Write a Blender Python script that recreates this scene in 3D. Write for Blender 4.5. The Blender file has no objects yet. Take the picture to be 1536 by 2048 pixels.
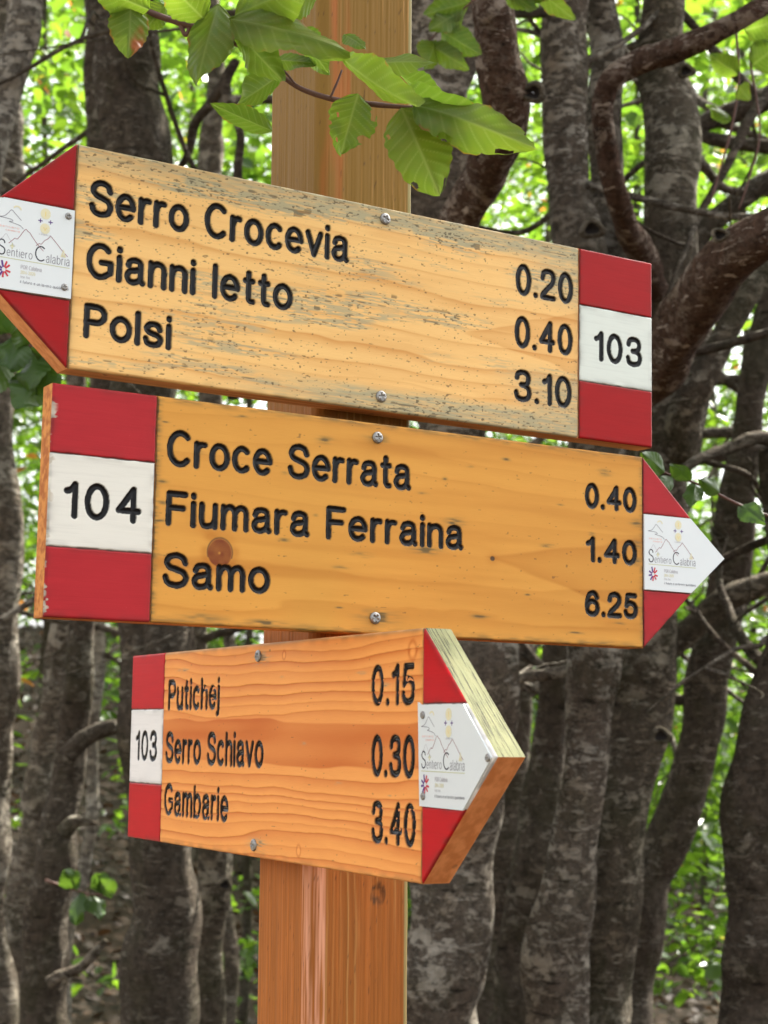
import bpy, math, random
import numpy as np
from mathutils import Vector, Matrix

random.seed(7)
RNG = np.random.default_rng(11)
SC = bpy.context.scene
COL = SC.collection

# ------------------------------------------------------------------ camera
F, CX, CY, PITCH, ROLL, EYE = 3352.9, 768.0, 1024.0, 0.1336, 0.0146, 1.5
def rot(ax, a):
    c, s = math.cos(a), math.sin(a)
    if ax == 'x': return np.array([[1,0,0],[0,c,-s],[0,s,c]])
    if ax == 'y': return np.array([[c,0,s],[0,1,0],[-s,0,c]])
    return np.array([[c,-s,0],[s,c,0],[0,0,1]])
CAMR = rot('x', PITCH) @ rot('y', -ROLL)
def at(px, py, depth):
    """world point seen at photo pixel px,py at the given distance in front of the camera"""
    q = CAMR @ (np.array([(px-CX)/F, 1.0, -(py-CY)/F]) * depth)
    return np.array([q[0], q[1], q[2]+EYE])
cam = bpy.data.cameras.new('camera')
co = bpy.data.objects.new('camera', cam); COL.objects.link(co)
base = Matrix.Rotation(math.pi/2, 3, 'X')
co.matrix_world = Matrix.Translation((0,0,EYE)) @ (Matrix([list(r) for r in CAMR]) @ base).to_4x4()
cam.sensor_fit = 'VERTICAL'; cam.sensor_height = 24.0; cam.sensor_width = 18.0
cam.lens = F/2048*24.0
cam.clip_start = 0.05; cam.clip_end = 2000
cam.dof.use_dof = True; cam.dof.focus_distance = 1.17
cam.dof.aperture_fstop = cam.lens/1000/0.0035
SC.camera = co

# ------------------------------------------------------------------ light
SUN_AZ, SUN_EL = math.radians(46), math.radians(54)     # azimuth from +Y towards +X
world = bpy.data.worlds.new("World"); SC.world = world; world.use_nodes = True
nt = world.node_tree; nt.nodes.clear()
sky = nt.nodes.new('ShaderNodeTexSky'); sky.sky_type = 'NISHITA'; sky.sun_disc = False
sky.sun_elevation = SUN_EL; sky.sun_rotation = SUN_AZ
sky.dust_density = 5.0; sky.air_density = 1.0; sky.ozone_density = 1.0
hs = nt.nodes.new('ShaderNodeHueSaturation'); hs.inputs['Saturation'].default_value = 0.18
bg = nt.nodes.new('ShaderNodeBackground'); bg.inputs['Strength'].default_value = 0.13
wo = nt.nodes.new('ShaderNodeOutputWorld')
nt.links.new(sky.outputs[0], hs.inputs['Color']); nt.links.new(hs.outputs[0], bg.inputs[0]); nt.links.new(bg.outputs[0], wo.inputs[0])
sl = bpy.data.lights.new('sun', 'SUN'); sl.energy = 4.5; sl.angle = math.radians(0.5); sl.color = (1.0, 0.95, 0.86)
so = bpy.data.objects.new('sun', sl); COL.objects.link(so)
sdir = Vector((math.sin(SUN_AZ)*math.cos(SUN_EL), math.cos(SUN_AZ)*math.cos(SUN_EL), math.sin(SUN_EL)))
so.rotation_euler = sdir.to_track_quat('Z', 'Y').to_euler(); so.location = (0, 0, 30)
SC.view_settings.view_transform = 'Standard'; SC.view_settings.look = 'None'
SC.view_settings.exposure = 2.15; SC.view_settings.gamma = 1.0
SC.cycles.max_bounces = 8; SC.cycles.diffuse_bounces = 4; SC.cycles.transmission_bounces = 4
SC.cycles.glossy_bounces = 2; SC.cycles.transparent_max_bounces = 4
SC.cycles.caustics_reflective = False; SC.cycles.caustics_refractive = False
SC.cycles.sample_clamp_indirect = 4.0

# ------------------------------------------------------------------ helpers
def tag(o, label=None, cat=None, group=None, kind=None):
    if label: o['label'] = label
    if cat: o['category'] = cat
    if group: o['group'] = group
    if kind: o['kind'] = kind
    return o
def empty(name, loc, label, cat, group=None):
    o = bpy.data.objects.new(name, None); COL.objects.link(o); o.location = loc
    o.empty_display_size = 0.1
    return tag(o, label, cat, group)
def link(name, me, mats, parent=None):
    o = bpy.data.objects.new(name, me); COL.objects.link(o)
    for m in (mats if isinstance(mats, (list, tuple)) else [mats]): me.materials.append(m)
    if parent: o.parent = parent
    return o
def npmesh(name, verts, faces, smooth=True, attrs=None, mat_idx=None):
    """verts Nx3, faces = list of equal-width int arrays"""
    me = bpy.data.meshes.new(name)
    verts = np.asarray(verts, np.float32)
    if isinstance(faces, np.ndarray): faces = [faces]
    faces = [np.asarray(f, np.int32) for f in faces if len(f)]
    me.vertices.add(len(verts)); me.vertices.foreach_set('co', verts.ravel())
    loops = np.concatenate([f.ravel() for f in faces]); n = sum(len(f) for f in faces)
    tot = np.concatenate([np.full(len(f), f.shape[1], np.int32) for f in faces])
    st = np.concatenate([[0], np.cumsum(tot)[:-1]]).astype(np.int32)
    me.loops.add(len(loops)); me.loops.foreach_set('vertex_index', loops)
    me.polygons.add(n); me.polygons.foreach_set('loop_start', st)
    me.polygons.foreach_set('loop_total', tot)
    me.polygons.foreach_set('use_smooth', np.full(n, bool(smooth)))
    if mat_idx is not None: me.polygons.foreach_set('material_index', np.asarray(mat_idx, np.int32))
    for k, v in (attrs or {}).items():
        a = me.attributes.new(k, 'FLOAT', 'POINT'); a.data.foreach_set('value', np.asarray(v, np.float32).ravel())
    me.update(calc_edges=True); me.validate()
    return me
def grid_faces(nu, nv, flip=False):
    i = np.arange(nu-1)[:, None]*nv + np.arange(nv-1)[None, :]
    i = i.ravel()
    f = np.stack([i, i+nv, i+nv+1, i+1], 1)
    return f[:, ::-1] if flip else f
def sstep(a, b, x):
    t = np.clip((x-a)/(b-a), 0, 1); return t*t*(3-2*t)
def vnoise(u, v, su, sv, seed):
    """smooth value noise, cell size su x sv, range -1..1"""
    r = np.random.default_rng(seed); L = r.uniform(-1, 1, (128, 128))
    x = np.asarray(u)/su+500.0; y = np.asarray(v)/sv+500.0
    xi = np.floor(x).astype(int); yi = np.floor(y).astype(int); fx = x-xi; fy = y-yi
    fx = fx*fx*fx*(fx*(fx*6-15)+10); fy = fy*fy*fy*(fy*(fy*6-15)+10)
    g = lambda a, b: L[a % 128, b % 128]
    return (g(xi, yi)*(1-fx)+g(xi+1, yi)*fx)*(1-fy)+(g(xi, yi+1)*(1-fx)+g(xi+1, yi+1)*fx)*fy
def fbm(u, v, su, sv, seed, n=3):
    s = 0
    for k in range(n): s = s+vnoise(u, v, su/2**k, sv/2**k, seed+k*17)/2**k
    return s/1.75
def catmull(P, n):
    P = np.asarray(P, float)
    Q = np.vstack([2*P[0]-P[1], P, 2*P[-1]-P[-2]]); out = []
    for i in range(1, len(Q)-2):
        for t in np.linspace(0, 1, n, endpoint=False):
            a, b, c, d = Q[i-1], Q[i], Q[i+1], Q[i+2]
            out.append(.5*(2*b+(c-a)*t+(2*a-5*b+4*c-d)*t*t+(3*b-3*c+d-a)*t**3))
    out.append(P[-1]); return np.array(out)

# ------------------------------------------------------------------ materials
class NT:
    def __init__(s, name):
        s.m = bpy.data.materials.new(name); s.m.use_nodes = True; s.t = s.m.node_tree; s.t.nodes.clear()
    def n(s, typ, **kw):
        nd = s.t.nodes.new(typ)
        for k, v in kw.items():
            if k in nd.inputs: nd.inputs[k].default_value = v
            else: setattr(nd, k, v)
        return nd
    def l(s, a, b): s.t.links.new(a, b)
    def mix(s, fac, a, b, mode='MIX'):
        m = s.t.nodes.new('ShaderNodeMix'); m.data_type = 'RGBA'; m.blend_type = mode
        for sock, v in ((m.inputs[0], fac), (m.inputs[6], a), (m.inputs[7], b)):
            if hasattr(v, 'links'): s.l(v, sock)
            elif isinstance(v, (int, float)): sock.default_value = v
            else: sock.default_value = (*v, 1) if len(v) == 3 else v
        return m.outputs[2]
    def math(s, op, a, b=0.0, c=None):
        m = s.t.nodes.new('ShaderNodeMath'); m.operation = op
        for i, v in enumerate((a, b) if c is None else (a, b, c)):
            if hasattr(v, 'links'): s.l(v, m.inputs[i])
            else: m.inputs[i].default_value = v
        return m.outputs[0]
    def ramp(s, fac, stops):
        r = s.t.nodes.new('ShaderNodeValToRGB'); e = r.color_ramp.elements
        while len(e) < len(stops): e.new(0.5)
        for el, (p, c) in zip(e, stops):
            el.position = p; el.color = (c, c, c, 1) if isinstance(c, (int, float)) else (*c, 1)
        s.l(fac, r.inputs[0]); return r.outputs[0]
    def coord(s, scale=(1,1,1), kind='Object'):
        tc = s.n('ShaderNodeTexCoord'); mp = s.n('ShaderNodeMapping'); mp.inputs['Scale'].default_value = scale
        s.l(tc.outputs[kind], mp.inputs[0]); return mp.outputs[0]
    def noise(s, vec, scale, detail=4, rough=.55, dist=0.0):
        n = s.n('ShaderNodeTexNoise'); n.inputs['Scale'].default_value = scale; n.inputs['Detail'].default_value = detail
        n.inputs['Roughness'].default_value = rough; n.inputs['Distortion'].default_value = dist
        s.l(vec, n.inputs['Vector']); return n.outputs['Fac']
    def attr(s, name):
        a = s.n('ShaderNodeAttribute'); a.attribute_name = name; return a.outputs['Fac']
    def bump(s, h, strength=.3, dist=.002):
        b = s.n('ShaderNodeBump'); b.inputs['Strength'].default_value = strength; b.inputs['Distance'].default_value = dist
        s.l(h, b.inputs['Height']); return b.outputs[0]
    def out(s, color, rough=.6, normal=None, spec=.4, metal=0.0):
        p = s.n('ShaderNodeBsdfPrincipled'); o = s.n('ShaderNodeOutputMaterial')
        for sock, v in ((p.inputs['Base Color'], color), (p.inputs['Roughness'], rough), (p.inputs['Specular IOR Level'], spec), (p.inputs['Metallic'], metal)):
            if hasattr(v, 'links'): s.l(v, sock)
            elif isinstance(v, (int, float)): sock.default_value = v
            else: sock.default_value = (*v, 1)
        if normal is not None: s.l(normal, p.inputs['Normal'])
        s.l(p.outputs[0], o.inputs[0]); s.p = p; return s.m

def wood_front(name, light, dark, stain, fibre=.5):
    """sign board face: vertex attributes carry growth rings, weather marks and the black paint in the routed letters"""
    t = NT(name)
    fine = t.noise(t.coord((12, 1, 260)), 6, 5, .65)
    broad = t.noise(t.coord((3, 1, 14)), 2.5, 3)
    c = t.mix(t.attr('grain'), light, dark)
    c = t.mix(t.math('MULTIPLY', t.ramp(broad, [(.3, 0.), (.75, 1.)]), .45), c, t.mix(.5, dark, light))
    c = t.mix(t.math('MULTIPLY', t.ramp(fine, [(.35, 1.), (.6, 0.)]), fibre*.4), c, dark)
    c = t.mix(t.attr('stain'), c, stain)
    c = t.mix(t.attr('dark'), c, (.055, .045, .03))
    pm = t.attr('paint')
    c = t.mix(pm, c, (.006, .006, .007))
    rg = t.math('MULTIPLY_ADD', pm, -.32, .56)
    return t.out(c, rg, t.bump(fine, .12, .0006), t.math('MULTIPLY_ADD', pm, .06, .14))
def wood_side(name, light, dark, top):
    t = NT(name)
    v = t.coord((10, 60, 60)); fine = t.noise(v, 3, 5, .6)
    ring = t.noise(t.coord((4, 90, 90)), 1.5, 2)
    c = t.mix(t.ramp(ring, [(.4, 0.), (.6, 1.)]), light, dark)
    c = t.mix(t.math('MULTIPLY', t.ramp(t.noise(t.coord((60, 60, 60)), 1.6, 4), [(.66, 0.), (.76, 1.)]), .7), c, (.16, .09, .05))
    g = t.n('ShaderNodeNewGeometry'); sx = t.n('ShaderNodeSeparateXYZ'); t.l(g.outputs['True Normal'], sx.inputs[0])
    up = t.ramp(sx.outputs[2], [(.15, 0.), (.35, 1.)])
    # weathered, algae tinted top edges with checks along the grain
    w = t.mix(t.ramp(t.noise(t.coord((30, 30, 30)), 2, 4), [(.35, 0.), (.65, 1.)]), top, (top[0]*.8, top[1]*.84, top[2]*.85))
    ck = t.noise(t.coord((13, 330, 10)), 2.4, 6, .7, .3)
    w = t.mix(t.ramp(ck, [(.53, 0.), (.60, 1.)]), w, (.055, .05, .03))
    c = t.mix(up, c, w)
    return t.out(c, .75, t.bump(t.math('ADD', fine, ck), .5, .0012), .25)
def paint_mat(name, col, mottled=.26):
    t = NT(name)
    n1 = t.noise(t.coord((18, 18, 60)), 1.5, 4)
    n2 = t.noise(t.coord((9, 30, 200)), 2.4, 5, .65)
    c = t.mix(t.math('MULTIPLY', t.ramp(n1, [(.3, 0.), (.7, 1.)]), mottled), col, tuple(x*.66 for x in col))
    c = t.mix(t.math('MULTIPLY', t.ramp(n2, [(.36, 1.), (.5, 0.)]), .22), c, tuple(x*.72 for x in col))
    sp = t.ramp(t.noise(t.coord((160, 160, 160)), 2.4, 2), [(.73, 0.), (.76, 1.)])
    c = t.mix(t.math('MULTIPLY', sp, .5), c, tuple(min(1, x*1.15+.05) for x in col))
    c = t.mix(t.attr('stain'), c, (.55, .5, .4))
    c = t.mix(t.attr('dark'), c, (.05, .03, .025))
    pm = t.attr('paint'); c = t.mix(pm, c, (.006, .006, .007))
    return t.out(c, t.math('MULTIPLY_ADD', pm, -.1, .42), t.bump(n2, .16, .0006), t.math('MULTIPLY_ADD', pm, .06, .12))
def plain(name, col, rough=.5, metal=0., spec=.4, var=.15, sc=40):
    t = NT(name)
    n = t.noise(t.coord((sc, sc, sc)), 2, 4)
    c = t.mix(t.math('MULTIPLY', n, var*2), col, tuple(x*.5 for x in col))
    return t.out(c, rough, None, spec, metal)
def bark(name, base, red, lichen, amount, ring=0.0, moss=0.0, sc=1.0):
    t = NT(name)
    v = t.coord((sc, sc, .8*sc))
    big = t.noise(v, 4, 5, .6, .3); small = t.noise(v, 60, 6, .72)
    c = t.mix(t.ramp(big, [(.38, 0.), (.62, 1.)]), base, red)
    c = t.mix(t.ramp(small, [(.36, .85), (.60, 0.)]), c, tuple(x*.28 for x in base))
    lic = t.noise(t.coord((sc, sc, 1.5*sc)), 11, 9, .75, .3); lic2 = t.noise(t.coord((sc, sc, 1.9*sc)), 30, 7, .75, .25)
    zone = t.ramp(t.noise(v, 2.2, 3), [(.36, 0.), (.58, 1.)])
    msk = t.math('MAXIMUM', t.ramp(lic, [(.585-amount, 0.), (.615-amount, 1.)]), t.math('MULTIPLY', t.ramp(lic2, [(.56-amount, 0.), (.60-amount, 1.)]), zone))
    tint = t.mix(t.ramp(t.noise(v, 8, 4), [(.4, 0.), (.6, 1.)]), lichen, (lichen[0]*.62, lichen[1]*.56, lichen[2]*.50))
    c = t.mix(t.math('MULTIPLY', msk, t.math('MULTIPLY_ADD', small, 1.0, .3)), c, tint)
    lent = t.noise(t.coord((7*sc, 7*sc, 34*sc)), 2.0, 6, .7, .35)
    c = t.mix(t.math('MULTIPLY', t.ramp(lent, [(.60, 0.), (.64, 1.)]), .3+ring), c, tuple(min(.6, x*1.1) for x in lichen))
    c = t.mix(t.math('MULTIPLY', t.ramp(lent, [(.32, 1.), (.41, 0.)]), .8), c, (.012, .010, .008))
    if moss > 0:
        c = t.mix(t.math('MULTIPLY', t.ramp(t.noise(v, 9, 5), [(.5, 0.), (.6, 1.)]), moss), c, (.040, .046, .016))
    h = t.math('ADD', t.math('MULTIPLY', lent, .9), t.math('ADD', t.math('MULTIPLY', small, 1.2), t.math('MULTIPLY', msk, .3)))
    return t.out(c, .95, t.bump(h, 1.0, .016), .05)
def leaf_mat(name, col, back, trans=.5, rough=.38, veins=False, tk=2.3):
    t = NT(name)
    at_ = t.attr('tone')
    dry = t.ramp(at_, [(.90, 0.), (.93, 1.)])
    c = t.mix(dry, t.mix(at_, col, back), (.30, .13, .03))
    tc = tuple(min(.9, x*tk) for x in col)
    cc = t.mix(at_, (tc[0]*1.15, tc[1], tc[2]*.6), (min(.9, back[0]*tk), min(.9, back[1]*tk*.93), back[2]*tk*.5))
    cc = t.mix(dry, cc, (.55, .22, .04))
    if veins:
        vn = t.attr('vein'); br = t.attr('brown')
        blot = t.noise(t.coord((60, 60, 60)), 2, 4)
        c = t.mix(t.math('MULTIPLY', t.ramp(blot, [(.4, 0.), (.7, 1.)]), .5), c, (.15, .14, .025))
        c = t.mix(t.math('MULTIPLY', vn, .42), c, (.20, .27, .075)); cc = t.mix(t.math('MULTIPLY', vn, .42), cc, (.40, .50, .12))
        c = t.mix(br, c, (.26, .08, .025)); cc = t.mix(br, cc, (.35, .1, .02))
    p = t.n('ShaderNodeBsdfPrincipled'); t.l(c, p.inputs['Base Color']); p.inputs['Roughness'].default_value = rough
    p.inputs['Specular IOR Level'].default_value = .22 if veins else .5
    tr = t.n('ShaderNodeBsdfTranslucent'); t.l(cc, tr.inputs[0])
    mx = t.n('ShaderNodeMixShader'); mx.inputs[0].default_value = trans
    t.l(p.outputs[0], mx.inputs[1]); t.l(tr.outputs[0], mx.inputs[2])
    o = t.n('ShaderNodeOutputMaterial'); t.l(mx.outputs[0], o.inputs[0]); return t.m

M_FRONT = [
    wood_front('pale_weathered_larch', (.89, .57, .215), (.58, .255, .060), (.38, .35, .215), .35),
    wood_front('amber_varnished_larch', (.68, .335, .066), (.44, .165, .024), (.20, .14, .05), .22),
    wood_front('orange_ridged_larch', (.93, .40, .105), (.55, .13, .020), (.42, .31, .17), .25)]
M_SIDE = [
    wood_side('pale_board_edge', (.74, .31, .11), (.58, .20, .06), (.33, .30, .19)),
    wood_side('amber_board_edge', (.66, .27, .06), (.42, .13, .025), (.28, .24, .14)),
    wood_side('orange_board_edge', (.80, .31, .11), (.64, .22, .065), (.275, .268, .125))]
M_RED = [paint_mat('red_paint', (.355, .009, .010)), paint_mat('faded_red_paint', (.425, .024, .030)), paint_mat('bright_red_paint', (.53, .008, .012))]
M_WHITE = [paint_mat('white_paint', (.68, .73, .66), .04), paint_mat('scuffed_white_paint', (.73, .72, .64), .08), paint_mat('clean_white_paint', (.80, .78, .75), .03)]
M_PLASTIC = plain('white_plastic_sheet', (.70, .75, .75), .32, 0, .5, .04)
M_STEEL = plain('zinc_screw_steel', (.34, .33, .31), .42, .9, .5, .3, 300)
M_INK = {k: plain('ink_'+k, c, .4, 0, .4, .05) for k, c in dict(
    black=(.02, .02, .035), grey=(.22, .22, .25), pale_grey=(.5, .5, .52), ochre=(.75, .6, .2), cream=(.72, .68, .45),
    purple=(.1, .03, .22), red=(.55, .03, .05), olive=(.5, .52, .25), rose=(.8, .5, .45), brown=(.28, .1, .12)).items()}
INKS = list(M_INK)

# ------------------------------------------------------------------ letters cut by a round cutter: centre-line glyphs
def arc(cx, cy, rx, ry, a0, a1, n=18):
    a = np.radians(np.linspace(a0, a1, n)); return np.stack([cx+rx*np.cos(a), cy+ry*np.sin(a)], 1)
def sp(*p): return catmull(p, 6)
def ln(*p): return np.array(p, float)
S_ = sp((.60,.76),(.52,.93),(.31,1),(.11,.93),(.03,.76),(.12,.61),(.32,.53),(.54,.44),(.63,.27),(.54,.07),(.31,0),(.09,.07),(0,.26))
hump = lambda x0, w: sp((x0,.48),(x0+.08,.65),(x0+.24*w/.44,.72),(x0+w-.05,.66),(x0+w,.5),(x0+w,.25),(x0+w,0))
GL = {
 'S': (.63, [S_]), 's': (.48, [S_*np.array([.76,.72])]),
 'C': (.66, [arc(.36,.5,.36,.5,48,312,30)]),
 'G': (.70, [arc(.36,.5,.36,.5,48,300,30), ln((.54,.07),(.69,.17),(.69,.47),(.40,.47))]),
 'P': (.56, [ln((0,0),(0,1),(.3,1)), arc(.3,.735,.26,.265,90,-90), ln((.3,.47),(0,.47))]),
 'R': (.56, [ln((0,0),(0,1),(.3,1)), arc(.3,.735,.26,.265,90,-90), ln((.3,.47),(0,.47)), ln((.3,.47),(.56,0))]),
 'O': (.74, [arc(.37,.5,.37,.5,0,360,36)]),
 'F': (.52, [ln((.52,1),(0,1),(0,0)), ln((0,.53),(.45,.53))]),
 'e': (.52, [ln((.01,.37),(.51,.37)), arc(.26,.36,.26,.36,0,312,30)]),
 'r': (.27, [ln((0,0),(0,.72)), sp((0,.42),(.06,.61),(.16,.70),(.27,.70))]),
 'o': (.54, [arc(.27,.36,.27,.36,0,360,32)]),
 'c': (.48, [arc(.26,.36,.26,.36,48,312,26)]),
 'v': (.50, [ln((0,.72),(.25,0),(.5,.72))]),
 'i': (.0, [ln((0,0),(0,.72)), ln((0,.97),(0,1.0))]),
 'l': (.0, [ln((0,0),(0,1))]),
 'a': (.50, [sp((.03,.54),(.09,.67),(.25,.72),(.40,.67),(.44,.52),(.44,.3),(.44,.12),(.50,.01)), sp((.44,.44),(.28,.40),(.09,.35),(.0,.19),(.08,.03),(.22,0),(.37,.07),(.44,.2))]),
 'n': (.44, [ln((0,0),(0,.72)), hump(0,.44)]), 'h': (.44, [ln((0,0),(0,1)), hump(0,.44)]),
 'm': (.76, [ln((0,0),(0,.72)), hump(0,.38), hump(.38,.38)]),
 'u': (.44, [sp((0,.72),(0,.45),(0,.22),(.06,.04),(.19,0),(.36,.07),(.44,.24)), ln((.44,.72),(.44,0))]),
 't': (.27, [sp((.12,.95),(.12,.6),(.12,.17),(.17,.03),(.27,.01)), ln((0,.70),(.26,.70))]),
 'j': (.02, [sp((.0,.72),(0,.3),(0,-.1),(-.03,-.22),(-.11,-.24)), ln((0,.97),(0,1.0))]),
 'b': (.52, [ln((0,0),(0,1)), arc(.26,.36,.26,.36,0,360,32)]),
 'd': (.52, [ln((.52,0),(.52,1)), arc(.26,.36,.26,.36,0,360,32)]),
 'q': (.52, [ln((.52,-.25),(.52,.72)), arc(.26,.36,.26,.36,0,360,32)]),
 'f': (.27, [sp((.27,.99),(.18,1),(.12,.9),(.11,.7),(.11,0)), ln((0,.70),(.26,.70))]),
 '0': (.50, [arc(.25,.5,.25,.5,0,360,36)]), '1': (.22, [ln((0,.78),(.12,.83),(.22,1),(.22,0))]),
 '2': (.52, [sp((.01,.72),(.07,.92),(.26,1),(.45,.93),(.51,.74),(.42,.52),(.2,.29),(.05,.13),(0,0)), ln((0,0),(.52,0))]),
 '3': (.52, [sp((.02,.78),(.08,.94),(.25,1),(.43,.94),(.48,.76),(.41,.58),(.2,.53)), sp((.2,.53),(.43,.47),(.52,.28),(.45,.07),(.25,0),(.06,.06),(0,.24))]),
 '4': (.54, [ln((.40,0),(.40,1),(0,.3),(.54,.3))]),
 '5': (.52, [ln((.48,1),(.11,1),(.05,.5)), sp((.05,.5),(.16,.61),(.29,.63),(.46,.54),(.52,.33),(.45,.08),(.25,0),(.07,.06),(0,.22))]),
 '6': (.52, [sp((.49,.80),(.42,.95),(.28,1),(.1,.9),(.02,.62),(0,.35),(.06,.1),(.27,0),(.46,.09),(.52,.31),(.45,.53),(.28,.61),(.1,.53),(.01,.34))]),
 '.': (.0, [ln((0,.0),(0,.02))]), '-': (.3, [ln((0,.4),(.3,.4))]), ' ': (.22, []),
}
def text_strokes(s, u0, u1, base, cap, hw, gap=.27):
    """polylines in board mm; outer extents u0..u1, base..base+cap"""
    x = 0; out = []; L = []
    for ch in s:
        w, st = GL[ch]
        for q in st: L.append(q+np.array([x, 0]))
        x += w+gap
    allp = np.vstack(L); x0, x1 = allp[:, 0].min(), allp[:, 0].max()
    k = (u1-u0-2*hw)/max(1e-6, x1-x0)
    for q in L: out.append(np.stack([u0+hw+(q[:, 0]-x0)*k, base+hw+q[:, 1]*(cap-2*hw)], 1))
    return out
def stroke_dist(U, V, us, vs, strokes, lim):
    """distance from every grid point to the nearest stroke, only near the strokes"""
    D = np.full(U.shape, 99.0)
    for q in strokes:
        i0, i1 = np.searchsorted(us, [q[:, 0].min()-lim, q[:, 0].max()+lim]); j0, j1 = np.searchsorted(vs, [q[:, 1].min()-lim, q[:, 1].max()+lim])
        if i1 <= i0 or j1 <= j0: continue
        u = U[i0:i1, j0:j1]; v = V[i0:i1, j0:j1]; d = D[i0:i1, j0:j1]
        for a, b in zip(q[:-1], q[1:]):
            e = b-a; L2 = max(1e-9, e@e)
            t = np.clip(((u-a[0])*e[0]+(v-a[1])*e[1])/L2, 0, 1)
            np.minimum(d, np.hypot(u-a[0]-t*e[0], v-a[1]-t*e[1]), out=d)
    return D

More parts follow.
